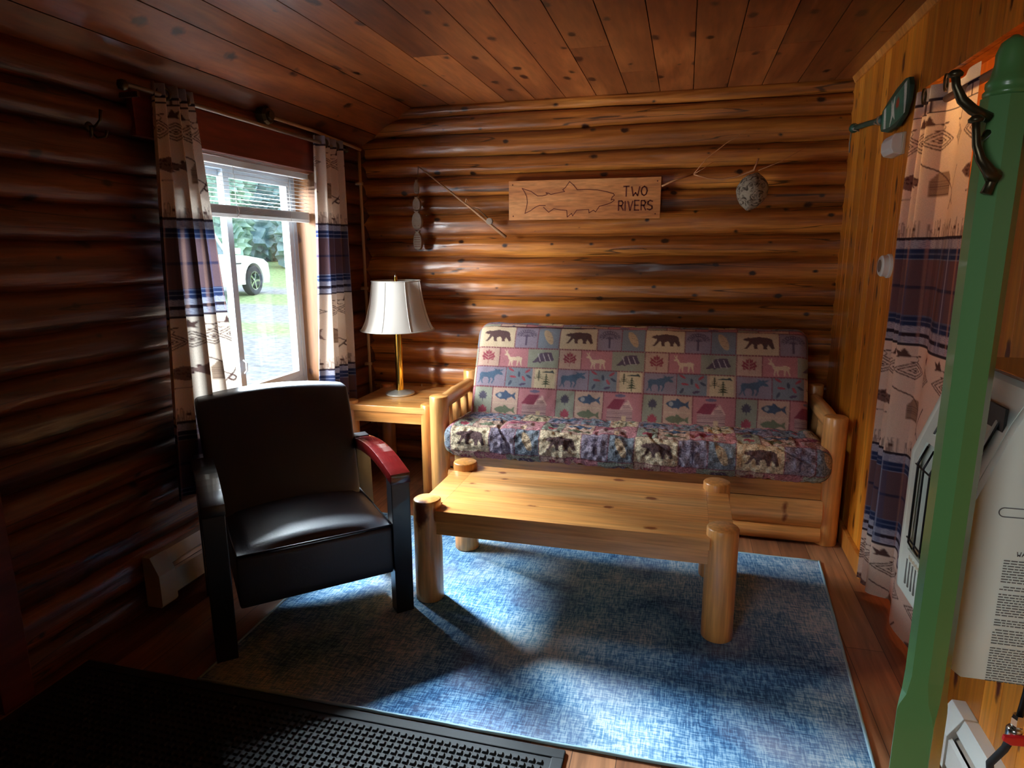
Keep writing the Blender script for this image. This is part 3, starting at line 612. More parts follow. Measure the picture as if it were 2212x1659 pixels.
g = MB(); g.box(XL-.163, XL-.160, WY0+.06, YM, WZ0+.06, WZ1-.06); g.build('window_pane', M['glass'], wobj)
g = MB(); g.box(XL-.135, XL-.132, YM, WY1-.06, WZ0+.06, WZ1-.06); g.build('window_pane', M['glass'], wobj)
h = MB(); h.tube([(XL-.112, YM-.01, .83), (XL-.095, YM-.012, .845), (XL-.092, YM-.012, .885), (XL-.112, YM-.01, .90)], .005); h.build('window_latch', M['vinyl'], wobj)
jm.build('window_jamb', M['jamb'], wobj)
# red stained head casing above the window
o = MB().box(XL+.012, XL+.045, WY0-.18, 3.60, WZ1+.005, 2.045, bev=.004).build('trim_3', M['redboard']); tag(o, 'dark red stained head board above the window', 'trim', kind='structure')
o = MB().box(XL+.012, XL+.04, WY1+.005, 3.60, .60, WZ1, bev=.004).build('trim_4', M['jamb']); tag(o, 'pine casing beside the window', 'trim', kind='structure')
# mini blind
bl = empty('window_blind', (XL-.03, 2.82, WZ1), 'white mini blind half raised in the top of the window', 'blind')
mb = MB().box(XL-.05, XL-.015, WY0+.01, WY1-.012, WZ1-.03, WZ1-.002, bev=.002); mb.build('headrail', M['blind'], bl)
mb = MB(); z = WZ1-.045
while z > 1.675:
    Mx = Matrix.Translation((XL-.033, 0, z)) @ Matrix.Rotation(radians(14), 4, 'Y')
    mb.box(-.0125, .0125, WY0+.015, WY1-.016, -.0005, .0005, M=Mx); z -= .0195
mb.build('slats', M['blind'], bl)
mb = MB()
for k in range(14): mb.box(XL-.046, XL-.020, WY0+.015, WY1-.016, 1.628+k*.0028, 1.6298+k*.0028)
mb.box(XL-.047, XL-.019, WY0+.014, WY1-.015, 1.610, 1.627, bev=.003); mb.build('gathered_slats', M['blind'], bl)
for y in (WY0+.2, 2.78, WY1-.2): MB().tube([(XL-.02, y, WZ1-.02), (XL-.018, y, 1.61)], .0012, 5).build('cord', M['blind'], bl)
MB().tube([(XL-.016, 2.785, 1.668), (XL-.012, 2.79, 1.64), (XL-.014, 2.78, 1.615)], .003, 6).build('cord_knot', M['blind'], bl)
reframe(bl)
# ------------------------------------------------------------------ curtains
def curtain(name, label, x0, ytop, ybot, ztop, zbot, zline, folds, width, amp, side=1, shift=0., xfun=None, seed=1, hang=None, warp=None, mat='curtain', ymap=None):
    root = empty(name, (x0, (ytop[0]+ytop[1])/2, zbot), label, 'curtain')
    nv = int((ztop-zbot)/.0035); nu = int(width/.0035); nu = min(nu, 260)
    U, V = np.meshgrid(np.linspace(0, 1, nu), np.linspace(0, 1, nv)); Z = ztop+(zbot-ztop)*V
    e = V**.9
    a = ytop[0]+(ybot[0]-ytop[0])*e; b = ytop[1]+(ybot[1]-ytop[1])*e
    Uw = warp(U) if warp else U; ph = 2*pi*folds*(Uw+.02*np.sin(3*V+seed))+seed
    w = amp*(1+.35*np.sin(7*U+seed*2))*(.85+.3*V)
    Uy = ymap(U) if ymap else U
    Y = a+(b-a)*(Uy+.25/folds*.5*np.sin(ph*1.0+1.2)*(.5+.5*V)/1.6)
    X = x0+side*w*np.sin(ph)+.006*(vnoise(U*9, V*5, seed)-.5)
    if xfun: X = X+xfun(U, V)
    ph2 = (zline-Z) % .825; ph2 = np.where(ph2 < .40, ph2*.443/.40, .443+(ph2-.40)*.382/.425); ph2 = np.where(Z > zline+.43, .458, ph2)
    cols = PRINT.sample(U*width/1.8+shift, ph2)
    # heading band at the very top
    m = (Z > ztop-.045); cols[m] = np.array(srgb(150, 152, 168)); m = (Z > ztop-.055) & (Z <= ztop-.045); cols[m] = np.array(srgb(52, 46, 58))
    P = np.stack([X, Y, Z], -1); P -= np.array([x0, (ytop[0]+ytop[1])/2, zbot])
    np_grid('cloth', P, M[mat], cols, root)
    # grommets
    zg = ztop-.035
    for k in range(hang or 0):
        mb = MB()
        u = (k+.5)/hang; yy = ytop[0]+(ytop[1]-ytop[0])*u
        Mx = Matrix.Translation((x0-.050 if side*x0 > 0 else x0+.004, yy, zg)) @ Matrix.Rotation(pi/2, 4, 'Y') @ Matrix.Rotation(.5, 4, 'X')
        mb.lathe([(.018, -.003), (.028, -.003), (.028, .003), (.018, .003)], n=20, M=Mx, closed=True)
        o = mb.build('grommet', M['bronze'], root, smooth=True); o.data.transform(Matrix.Translation(-root.location))
    return root
CXL = -1.985
curtain('curtain', 'lodge print curtain bunched at the left side of the window', CXL, (2.20, 2.40), (2.08, 2.53), 2.085, .44, 1.585, 4, .80, .030, seed=2, hang=2, mat='curtain_lined')
curtain('curtain', 'lodge print curtain panel hanging between window and lamp', CXL, (3.36, 3.60), (3.27, 3.60), 2.075, .44, 1.605, 4, .62, .028, seed=4, shift=.2, hang=2, mat='curtain_lined')
# rod
rd = empty('curtain_rod', (CXL, 2.85, 2.04), 'slim metal curtain rod above the window', 'curtain rod')
mb = MB().tube([(CXL, 2.08, 2.045), (CXL, 3.66, 2.035)], .009, 12); mb.build('rod', M['rodmetal'], rd, smooth=True)
for y in (2.06, 3.675):
    MB().lathe([(.001, -.02), (.016, -.014), (.019, 0), (.016, .014), (.001, .02)], (CXL, y, 2.04), 16).build('finial', M['bronze'], rd, smooth=True)
for y in (2.12, 3.635):
    MB().box(XL+.02, CXL+.008, y-.006, y+.006, 2.012, 2.03).build('bracket', M['bronze'], rd)
reframe(rd)
# junction box and surface conduit
jb = empty('junction_box', (XL+.03, 2.96, 2.10), 'dark round junction box above the window', 'junction box')
Mx = Matrix.Translation((XL+.03, 2.96, 2.102)) @ Matrix.Rotation(pi/2, 4, 'Y')
MB().lathe([(.045, 0), (.045, .035), (.036, .05)], n=8, M=Mx).build('box', M['bronze'], jb); 
MB().lathe([(.022, .05), (.022, .062), (.001, .064)], n=12, M=Mx).build('cover', M['bronze'], jb); reframe(jb)
cd = MB(); xc = XL+.062
cd.tube([(xc, 3.0, 2.102), (xc, 3.4, 2.10), (xc, 3.92, 2.075)], .009, 8)
cd.tube([(xc, 3.90, 2.06), (xc+.0, 3.90, 1.8), (xc, 3.90, 1.2), (xc, 3.90, .30)], .010, 8)
for z in (1.86, 1.2, .7): cd.box(xc-.03, xc+.012, 3.886, 3.914, z, z+.018)
o = cd.build('electrical_conduit', M['conduit'], smooth=True); tag(o, 'tan surface conduit running down the left back corner', 'conduit')
# wall hook on the left log wall
hk = MB(); hx, hy, hz = XL+.04, 1.945, 1.88
hk.lathe([(.016, 0), (.018, .004), (.012, .008)], n=14, M=Matrix.Translation((hx, hy, hz)) @ Matrix.Rotation(pi/2, 4, 'Y'))
hk.tube([(hx+.004, hy, hz), (hx+.03, hy, hz+.0), (hx+.05, hy+.004, hz+.02), (hx+.055, hy+.006, hz+.055)], [.006, .005, .005, .006], 8)
for s_ in (-1, 1): hk.tube([(hx+.004, hy, hz-.012), (hx+.02, hy+.012*s_, hz-.035), (hx+.04, hy+.028*s_, hz-.03), (hx+.045, hy+.032*s_, hz-.008)], [.005, .004, .004, .006], 8)
o = hk.build('coat_hook', M['bronze'], smooth=True); tag(o, 'small double coat hook on the dark left log wall', 'hook')

# ------------------------------------------------------------------ baseboard heaters
def bb_heater(label, x_wall, side, y0, y1, z0, z1, mat, dep=.075):
    """profile in x (away from the wall) and z, run along y"""
    r = empty('baseboard_heater', (x_wall, (y0+y1)/2, z0), label, 'heater'); s = side
    def pr(pts): return [(x_wall+s*p[0], z0+(z1-z0)*p[1]) for p in pts]
    body = [(0, 0), (dep*.75, 0), (dep*.75, .06), (dep*.92, .12), (dep*.92, .62), (dep*.5, .62), (dep*.5, .84), (dep*.3, 1), (0, 1)]
    MB().prism(pr([(0, 0), (dep*.45, 0), (dep*.45, .8), (0, .8)]), 1, y0+.03, y1-.03).build('element', M['black'], r)
    MB().prism(pr([(dep*.8, .14), (dep*.92, .14), (dep*.92, .60), (dep*.8, .64)]), 1, y0+.02, y1-.02).build('front_panel', mat, r)
    MB().prism(pr([(0, .82), (dep*.42, .82), (dep*.66, .72), (dep*.70, .76), (dep*.46, 1), (0, 1)]), 1, y0+.02, y1-.02).build('top_panel', mat, r)
    MB().prism(pr([(dep*.50, .66), (dep*.66, .60), (dep*.69, .63), (dep*.54, .70)]), 1, y0+.03, y1-.03).build('deflector', M['rodmetal'], r)
    cap = pr([(0, 0), (dep*.9, 0), (dep, .05), (dep, .66), (dep*.5, 1.02), (0, 1.02)])
    for a, b in ((y0, y0+.085), (y1-.085, y1)): MB().prism(cap, 1, a, b, bev=.002).build('end_cap', mat, r)
    reframe(r); return r
bb_heater('cream baseboard heater low on the left log wall', XL+.03, 1, 1.94, 3.62, .04, .25, M['cream_metal'])
bb_heater('white baseboard heater low on the right pine wall', XR, -1, .35, 1.90, .012, .18, M['white'], .07)

# ------------------------------------------------------------------ rug and mat
RX0, RX1, RY0, RY1 = -1.60, .645, 1.64, 3.10
def rugp(u, v): # slightly skewed outline measured on the floor
    a = (-1.56, 1.642); b = (.575, 1.662); c = (.672, 3.09); d = (-1.60, 3.12)
    return (a[0]*(1-u)*(1-v)+b[0]*u*(1-v)+c[0]*u*v+d[0]*(1-u)*v, a[1]*(1-u)*(1-v)+b[1]*u*(1-v)+c[1]*u*v+d[1]*(1-u)*v)
rg = empty('area_rug', (-.45, 2.37, 0), 'faded blue woven area rug under coffee table', 'rug')
def slab(f, z0, z1, n=60):
    mb = MB(); T = [[(*f(i/n, j/n), z1+.0015*(vnoise(i*.5, j*.5, 3))) for i in range(n+1)] for j in range(n+1)]
    mb.grid(T); 
    ring = [f(i/n, 0) for i in range(n+1)]+[f(1, j/n) for j in range(1, n+1)]+[f(1-i/n, 1) for i in range(1, n+1)]+[f(0, 1-j/n) for j in range(1, n)]
    m = len(ring); mb.add([(x, y, z0) for x, y in ring]+[(x, y, z1+.0005) for x, y in ring], [(i, (i+1) % m, m+(i+1) % m, m+i) for i in range(m)])
    return mb
slab(rugp, .0008, .006).build('rug_field', M['rug'], rg)
mb = MB()
for (u0, v0), (u1, v1) in (((0, 0), (1, 0)), ((1, 0), (1, 1)), ((1, 1), (0, 1)), ((0, 1), (0, 0))):
    pts = [(*rugp(u0+(u1-u0)*k/30, v0+(v1-v0)*k/30), .0055+.001*sin(k*1.7)) for k in range(31)]; mb.tube(pts, .0055, 8, rnd=.5)
mb.build('rug_binding', M['rugedge'], rg, smooth=True); reframe(rg)
mt = empty('door_mat', (-1.2, 1.2, 0), 'black rubber waffle mat at the front left', 'mat')
MX0, MX1, MY0, MY1 = -2.02, -.275, .62, 1.632
mb = MB(); mb.box(MX0, MX1, MY0, MY1, .0005, .006); mb.build('mat_base', M['rubber'], mt)
mb = MB()
for a, b, c, d in ((MX0, MX1, MY1-.035, MY1), (MX0, MX1, MY0, MY0+.035), (MX0, MX0+.035, MY0+.035, MY1-.035), (MX1-.035, MX1, MY0+.035, MY1-.035)): mb.box(a, b, c, d, .004, .010, bev=.003)
mb.build('mat_border', M['rubber'], mt)
vs = []; fs = []; st = .0235
ix = int((MX1-MX0-.09)/st); iy = int((MY1-MY0-.09)/st)
for i in range(ix):
    for j in range(iy):
        x = MX0+.05+i*st; y = MY0+.05+j*st; h_ = .0115; k = len(vs); q = .017; t = .011
        vs += [(x, y, .006), (x+q, y, .006), (x+q, y+q, .006), (x, y+q, .006), (x+(q-t)/2, y+(q-t)/2, h_), (x+(q+t)/2, y+(q-t)/2, h_), (x+(q+t)/2, y+(q+t)/2, h_), (x+(q-t)/2, y+(q+t)/2, h_)]
        fs += [(k+4, k+5, k+6, k+7), (k, k+1, k+5, k+4), (k+1, k+2, k+6, k+5), (k+2, k+3, k+7, k+6), (k+3, k, k+4, k+7)]
mb = MB(); mb.add(vs, fs, .5); mb.build('waffle_surface', M['rubber'], mt, fix=False); reframe(mt)

# ------------------------------------------------------------------ pine furniture
def post(mb, x, y, z0, z1, r, n=28, seed=0, bev=.006):
    prof = []; P = []
    zs = [z0, z0+.004]+[z0+(z1-z0)*k/10 for k in range(1, 10)]+[z1-bev, z1-bev*.3, z1]
    rs = [r-.004, r]+[r*(1+.02*(vnoise(k*.9, seed, 3)-.5)) for k in range(1, 10)]+[r*.99, r-bev*.5, r-bev]
    return mb.lathe(list(zip(rs, [z-z0 for z in zs])), (x, y, z0), n)
# coffee table
ct = empty('coffee_table', (-.40, 2.58, 0), 'pine log coffee table with round post legs on the blue rug', 'coffee table')
LX0, LX1, LY0, LY1, LR = -.985, .178, 2.345, 2.835, .058
tt = MB(); TZ0, TZ1 = .372, .418
ys = [LY0-.045, LY0+.10, LY0+.235, LY0+.36, LY1+.045]
for a, b in zip(ys[:-1], ys[1:]):
    tt.box(LX0+.05, LX1-.045, a, b, TZ0, TZ1, bev=.0015)
tt.box(LX0-.045, LX0+.05, LY0+.05, LY1-.05, TZ0, TZ1, bev=.0015, rnd=.4); tt.box(LX1-.045, LX1+.045, LY0+.05, LY1-.05, TZ0, TZ1, bev=.0015, rnd=.55)
tt.build('tabletop', M['pine_x'], ct)
ap = MB(); ap.box(LX0, LX1, LY0-.030, LY0-.008, TZ0-.062, TZ0, bev=.002).build('apron', M['pine_x'], ct)
ap = MB(); ap.box(LX0, LX1, LY1+.008, LY1+.030, TZ0-.062, TZ0, bev=.002).build('apron', M['pine_x'], ct)
ap = MB(); ap.box(LX0-.01, LX0+.012, LY0, LY1, TZ0-.062, TZ0, bev=.002).build('apron', M['pine_y'], ct)
ap = MB(); ap.box(LX1-.012, LX1+.01, LY0, LY1, TZ0-.062, TZ0, bev=.002).build('apron', M['pine_y'], ct)
for i, (x, y) in enumerate(((LX0, LY0), (LX1, LY0), (LX0, LY1), (LX1, LY1))):
    post(MB(), x, y, .008, .452, LR, seed=i).build('leg', M['pine_z'], ct, angle=50)
reframe(ct)
# side table
sd = empty('side_table', (-1.68, 3.72, 0), 'pine end table in the corner with the lamp on it', 'side table')
SX0, SX1, SY0, SY1 = -1.915, -1.44, 3.46, 3.965
mb = MB()
for k in range(4): mb.box(SX0-.02, SX1+.02, SY0-.045+(SY1-SY0+.09)*k/4, SY0-.045+(SY1-SY0+.09)*(k+1)/4, .512, .548, bev=.0012)
mb.build('tabletop', M['pine_x'], sd)
for (a, b, c, d, mt_) in ((SX0, SX1, SY0-.03, SY0-.01, 'pine_x'), (SX0, SX1, SY1+.01, SY1+.03, 'pine_x'), (SX0-.01, SX0+.01, SY0, SY1, 'pine_y'), (SX1-.01, SX1+.01, SY0, SY1, 'pine_y')):
    MB().box(a, b, c, d, .445, .512, bev=.002).build('apron', M[mt_], sd)
for i, (x, y) in enumerate(((SX0-.015, SY0), (SX1+.015, SY0), (SX0-.015, SY1), (SX1+.015, SY1))):
    post(MB(), x, y, 0, .566, .046, seed=10+i).build('leg', M['pine_z'], sd, angle=50)
reframe(sd)
# futon frame
fx0, fx1, fyf, fyb = -1.305, .738, 3.33, 3.90
ft = empty('log_futon', (-.28, 3.6, 0), 'pine log futon sofa base with round posts along the back wall', 'futon')
for i, (x, y, zt) in enumerate(((fx0, fyf, .652), (fx1, fyf, .655), (fx0, fyb, .70), (fx1, fyb, .70))):
    post(MB(), x, y, 0, zt, .055 if i < 2 else .048, seed=20+i).build('post', M['pine_z'], ft, angle=50)
for x in (fx0, fx1):
    MB().tube([(x, fyf+.02, .60), (x, 3.6, .607), (x, fyb-.02, .61)], [.04, .044, .04], 18).build('armrest', M['pine_y'], ft, angle=50)
    MB().tube([(x, fyf+.02, .26), (x, fyb-.02, .26)], .038, 16).build('side_rail', M['pine_y'], ft, angle=50)
    for k in range(3):
        y = fyf+.14+k*.145; MB().tube([(x, y, .27), (x, y, .43), (x, y, .60)], [.022, .030, .022], 14).build('spindle', M['pine_z'], ft, angle=50)
MB().box(fx0+.10, fx1-.045, fyf-.045, fyf-.015, .238, .325, bev=.003).build('front_rail', M['pine_x'], ft)
for z0, z1 in ((.093, .234), (.012, .092)):
    h_ = (z1-z0)/2; pts = [(fyf-.01, z0)]+[(fyf-.028-.036*sqrt(max(0, 1-((k-6)/6.5)**2)), z0+(z1-z0)*k/12) for k in range(13)]+[(fyf-.01, z1)]
    MB().prism(pts, 0, fx0+.06, fx1-.033).build('drawer_front', M['pine_x'], ft, angle=40)
MB().box(fx0, fx1, fyb-.02, fyb+.01, .60, .68, bev=.003).build('back_rail', M['pine_x'], ft)
MB().box(fx0+.05, fx1-.05, fyf, fyb, .24, .30, bev=.003).build('slat_deck', M['pine_x'], ft)
reframe(ft)
# futon mattress (rests on the frame)
fm = empty('futon_mattress', (-.27, 3.6, .34), 'folded futon mattress in a woodland patchwork cover', 'mattress')
def mattress(name, prof, x0, x1, mat, vstart, endr=.06, wr=0., rowmap=False, seed=1, ush=0.):
    """closed profile in (y,z) swept along x; the first visible run carries the quilt rows by arc length"""
    prof = np.array(prof, float)
    # resample
    d = np.r_[0, np.cumsum(np.hypot(*np.diff(np.vstack([prof, prof[:1]]), axis=0).T))]
    Lp = d[-1]; nv = int(Lp/.0042); s = np.linspace(0, Lp, nv)
    yy = np.interp(s, d, np.r_[prof[:, 0], prof[0, 0]]); zz = np.interp(s, d, np.r_[prof[:, 1], prof[0, 1]])
    # smooth corners (circular)
    for _ in range(90):
        yy[:-1] = (np.roll(yy[:-1], 1)+yy[:-1]*2+np.roll(yy[:-1], -1))/4; zz[:-1] = (np.roll(zz[:-1], 1)+zz[:-1]*2+np.roll(zz[:-1], -1))/4
    yy[-1] = yy[0]; zz[-1] = zz[0]
    cy, cz = (yy.min()+yy.max())/2, (zz.min()+zz.max())/2
    nx = int((x1-x0)/.0042); xs_ = np.linspace(0, 1, nx)
    X = x0+(x1-x0)*xs_; dx = np.minimum(X-x0, x1-X); t = np.clip(dx/endr, 0, 1); sc_ = np.sqrt(1-(1-t)**2)
    sc_ = .03+.97*sc_
    ty = np.gradient(yy); tz = np.gradient(zz); ln = np.hypot(ty, tz)+1e-9; ny = tz/ln; nz = -ty/ln
    U, SS = np.meshgrid(X, s)
    # normal inset at the ends rather than full scaling
    ins = endr*(1-np.sqrt(1-(1-t)**2))
    sgn = 1 if ((yy[5]-cy)*ny[5]+(zz[5]-cz)*nz[5]) > 0 else -1
    n_ = (vnoise(U*9, SS*9, seed)-.5)*.010+(vnoise(U*28, SS*28, seed+1)-.5)*.004
    if wr:
        # gathered wrinkles
        c = vnoise(U*7+2.5*vnoise(SS*6, U*2, 8), SS*2.2, seed+5); rid = 1-np.abs(c*2-1)*1.0
        n_ = n_-wr*np.clip(rid-.80, 0, 1)*5*.35*np.clip((SS-.12)/.1, .25, 1)
        n_ = n_+wr*.35*(vnoise(U*45, SS*45, seed+3)-.5)
    off = -ins[None, :]+n_*np.clip(t, .2, 1)[None, :]
    Y = yy[:, None]+sgn*ny[:, None]*off; Z = zz[:, None]+sgn*nz[:, None]*off
    Y = np.where(ins[None, :] > endr*.97, cy+(Y-cy)*.0+0*Y, Y) if False else Y
    P = np.stack([U, Y, Z], -1)-np.array(fm.location)
    sv = (SS+vstart) % .60
    if rowmap: sv = np.interp((SS+vstart) % .575, [0, .145, .262, .385, .575], [0, .165, .305, .45, .60])
    cols = QUILT.sample((U-x0)+ush+.006*(vnoise(U*5, SS*5, 4)-.5), sv)
    o = np_grid(name, P, mat, cols, fm)
    # close the ends
    me = o.data; bm = bmesh.new(); bm.from_mesh(me); bmesh.ops.holes_fill(bm, edges=[e for e in bm.edges if e.is_boundary], sides=0); bmesh.ops.recalc_face_normals(bm, faces=bm.faces[:]); bm.to_mesh(me); bm.free()
    return o
FX0, FX1 = -1.215, .700
# backrest: starts at the top front edge and runs down the front, then under and up the back
mattress('mattress_back', [(3.80, .995), (3.765, .968), (3.66, .73), (3.555, .47), (3.60, .42), (3.74, .42), (3.80, .50), (3.88, .74), (3.965, .95), (3.93, 1.0), (3.86, 1.012)], FX0, FX1-.03, M['cover'], .0, rowmap=True, seed=3, ush=-.025+.495)
# seat: starts at the back of the seat top, runs forward, over the front edge and down
mattress('mattress_seat', [(3.62, .505), (3.40, .515), (3.26, .515), (3.215, .48), (3.205, .42), (3.225, .345), (3.27, .325), (3.5, .325), (3.70, .33), (3.72, .40), (3.70, .49)], FX0-.045, FX1+.03, M['fleece'], .60-.36, endr=.075, wr=.034, seed=11, ush=.495-.06)

# ------------------------------------------------------------------ table lamp
lp = empty('table_lamp', (-1.73, 3.74, .549), 'brass column table lamp with an ivory bell shade', 'lamp')
lx, ly, lz = -1.73, 3.74, .549
MB().lathe([(.088, 0), (.092, .004), (.092, .012), (.080, .018), (.045, .022), (.030, .03)], (lx, ly, lz), 40).build('base', plain('satin_nickel', srgb(206, 204, 192), .38, metal=.6, noise=.05), lp, angle=40)
MB().lathe([(.024, 0), (.024, .40), (.012, .41), (.010, .72), (.004, .73)], (lx, ly, lz+.025), 32).build('column', M['brass'], lp, angle=40)
n = 48; prof = [(.228, 0), (.220, .012), (.202, .05), (.186, .10), (.171, .16), (.160, .22), (.153, .27), (.149, .30)]
def shadep(extra=0): 
    mb = MB(); vs = []
    for r, z in prof:
        for k in range(n):
            t = 2*pi*k/n; f = 1-.006*abs(sin(t*4)); vs.append((lx+(r+extra)*f*cos(t), ly+(r+extra)*f*sin(t), lz+.418+z))
    mb.add(vs, [(i*n+k, i*n+(k+1) % n, (i+1)*n+(k+1) % n, (i+1)*n+k) for i in range(len(prof)-1) for k in range(n)]); return mb
sh = shadep().build('lamp_shade', M['shade'], lp, smooth=True, fix=False)
mb = MB()
for k in range(8):
    t = 2*pi*k/8; mb.tube([(lx+(r+.0015)*cos(t), ly+(r+.0015)*sin(t), lz+.418+z) for r, z in prof], .0022, 6)
for r, z in ((.228, .0), (.149, .30)): mb.tube([(lx+r*cos(2*pi*k/40), ly+r*sin(2*pi*k/40), lz+.418+z) for k in range(41)], .004, 6, caps=False)
mb.build('shade_trim', M['shade'], lp, smooth=True)
MB().lathe([(.004, 0), (.009, .004), (.010, .012), (.004, .022), (.001, .034)], (lx, ly, lz+.735), 14).build('finial', M['chrome'], lp, smooth=True)
reframe(lp)
# its cord, dropping behind the table
cb = MB().tube([(-1.70, 4.022, .56), (-1.69, 4.024, .30), (-1.62, 4.024, .14), (-1.40, 4.02, .10), (-1.2, 4.02, .02)], .0035, 6)
o = cb.build('lamp_cord', M['cream_metal'], smooth=True); tag(o, 'thin pale lamp cord against the wall behind end table', 'cord')

# ------------------------------------------------------------------ armchair
ca = math.atan2(.686, .728)
ch = empty('armchair', (-1.28, 1.995, 0), 'black leather armchair with dark wood arms facing the camera', 'armchair', rz=ca)
# local frame: +x to the chair's left-to-right as seen, +y backwards
for s_ in (-1, 1):
    mb = MB(); x = .325 if s_ > 0 else -.345
    mb.prism([(x-.036, .0), (x+.036, .0), (x+.038, .30), (x+.038, .585), (x-.038, .585), (x-.038, .30)], 1, -.005, .058, bev=.003); mb.build('front_leg', M['darkwood'], ch)
    mb = MB(); mb.prism([(.53, 0), (.60, 0), (.57, .30), (.585, .62), (.52, .62), (.50, .30)], 0, x-.033, x+.033, bev=.003); mb.build('rear_leg', M['darkwood'], ch)
    # arm: gently crowned plank
    top = []; bot = []
    for k in range(13):
        t = k/12; y = -.012+.60*t; z = .600+.034*sin(pi*min(1, t*1.05))+.01*t; top.append((y, z)); bot.append((y, z-.042+(-.01*t)))
    mb = MB(); mb.prism(top+bot[::-1], 0, x-.040, x+.040, bev=.004); mb.build('armrest', M['cherry'] if s_ > 0 else M['darkwood'], ch, angle=40)
# seat cushion with a crowned top
nx, ny = 40, 34; P = np.zeros((ny, nx, 3))
mb = MB()
def seatsurf():
    u = np.linspace(-1, 1, nx); v = np.linspace(0, 1, ny); U, V = np.meshgrid(u, v)
    X = .287*U; Y = .012+.50*V; edge = (1-np.abs(U)**6)*(1-(2*V-1)**8)
    Z = .385+.060*(1-U**2*.75)*np.sin(pi*np.clip(V*.80+.14, 0, 1))*np.minimum(1, edge*1.5+.15)
    Z -= .004*np.exp(-((np.abs(U)-.9)/.03)**2)
    return np.stack([X, Y, Z], -1)
P = seatsurf()
M['leather_seat'] = plain('seat_highlight_leather', srgb(46, 54, 70), .46, noise=.25, nscale=160, bump=.2, spec=1.0)  # lighter copy of the leather: the seat's highlight is put into its colour
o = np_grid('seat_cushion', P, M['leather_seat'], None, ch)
m2 = MB(); m2.prism([(.010, .182), (.50, .20), (.52, .36), (.50, .385), (.02, .387), (.004, .375), (.004, .21)], 0, -.287, .287, bev=.012); m2.build('seat_base', M['leather'], ch, angle=50)
mb = MB(); mb.tube([(-.285, .012, .386), (0, .004, .390), (.285, .012, .386)], .004, 8); mb.tube([(.285, .012, .386), (.288, .25, .388), (.285, .5, .39)], .004, 8); mb.tube([(-.285, .012, .386), (-.288, .25, .388), (-.285, .5, .39)], .004, 8)
mb.build('seat_piping', M['leather'], ch, smooth=True)
# backrest: padded slab, rounded, tilted
bm = bmesh.new(); bmesh.ops.create_cube(bm, size=1)
bmesh.ops.subdivide_edges(bm, edges=bm.edges[:], cuts=3, use_grid_fill=True)
for v in bm.verts:
    z = (v.co.z+.5); w_ = .60+.055*z; x = v.co.x*w_-.022; y = v.co.y*.10
    if z > .9: x *= .985
    yy = .455+.20*z+.035*z*z + (y); zz = .37+.50*z
    if z > .9: zz -= .03*abs(v.co.x*2)**2
    if v.co.y < 0: yy -= .02*(1-abs(v.co.x)*1.6)*(1-abs(z-.5))
    v.co = Vector((x, yy, zz))
me = bpy.data.meshes.new('backrest'); bm.to_mesh(me); bm.free(); me.materials.append(M['leather'])
me.polygons.foreach_set('use_smooth', [True]*len(me.polygons))
o = bpy.data.objects.new('backrest', me); COL.objects.link(o); o.parent = ch
b_ = o.modifiers.new('b', 'BEVEL'); b_.width = .035; b_.segments = 3; b_.limit_method = 'ANGLE'; b_.angle_limit = radians(50)
s_ = o.modifiers.new('s', 'SUBSURF'); s_.levels = 2; s_.render_levels = 2

# ------------------------------------------------------------------ sign
sg = empty('wooden_sign', (-.61, YB-.075, 1.745), 'long pine sign reading TWO RIVERS with a fish outline', 'sign')
SYF = YB-.075; 
Mt = Matrix.Translation((-.613, SYF, 1.745)) @ Matrix.Rotation(radians(0.2), 4, 'Y')
SW, SH = .912, .232
mb = MB(); mb.box(-SW/2, SW/2, 0, .018, -SH/2, SH/2, bev=.0015, rnd=.4); mb.build('board', M['sign'], sg)
FS = [(240, 228), (290, 245), (370, 270), (430, 312), (460, 330), (530, 330), (575, 320), (600, 305), (578, 288), (610, 292), (650, 310), (720, 292), (840, 270), (812, 245), (850, 215), (905, 135), (960, 180), (1012, 245), (1150, 240), (1290, 248), (1420, 272), (1505, 298), (1518, 320), (1490, 345), (1475, 385), (1500, 378), (1520, 385), (1480, 420), (1400, 450), (1320, 470), (1270, 548), (1240, 525), (1180, 562), (1175, 515), (1010, 525), (955, 605), (940, 570), (880, 620), (872, 528), (780, 522), (690, 505), (620, 555), (580, 520), (545, 485)]
FT = [(572, 462), (490, 460), (430, 485), (360, 535), (280, 572), (300, 500), (315, 420), (305, 340), (275, 280), (240, 228)]
def sp(px, py): # crop pixels -> sign-local x,z
    fx = (px-48)/(2128-48); top = 130-62*fx; bot = 668-36*fx
    return (-SW/2+SW*fx, SH/2-SH*(py-top)/(bot-top))
def stroke(mb, pts, w, y=-.0012, close=False):
    for (x0, z0), (x1, z1) in zip(pts[:-1], pts[1:]):
        d = Vector((x1-x0, z1-z0)); L_ = d.length+1e-9; d /= L_; n_ = Vector((-d.y, d.x))*w/2; e_ = d*w*.35
        q = [(x0-e_.x+n_.x, z0-e_.y+n_.y), (x1+e_.x+n_.x, z1+e_.y+n_.y), (x1+e_.x-n_.x, z1+e_.y-n_.y), (x0-e_.x-n_.x, z0-e_.y-n_.y)]
        mb.add([(a, y, b) for a, b in q], [(0, 1, 2, 3)], .5)
mb = MB(); stroke(mb, [sp(*p) for p in FS], .0045); stroke(mb, [sp(*p) for p in FT], .0045); mb.build('fish_outline', M['burn'], sg, fix=False)
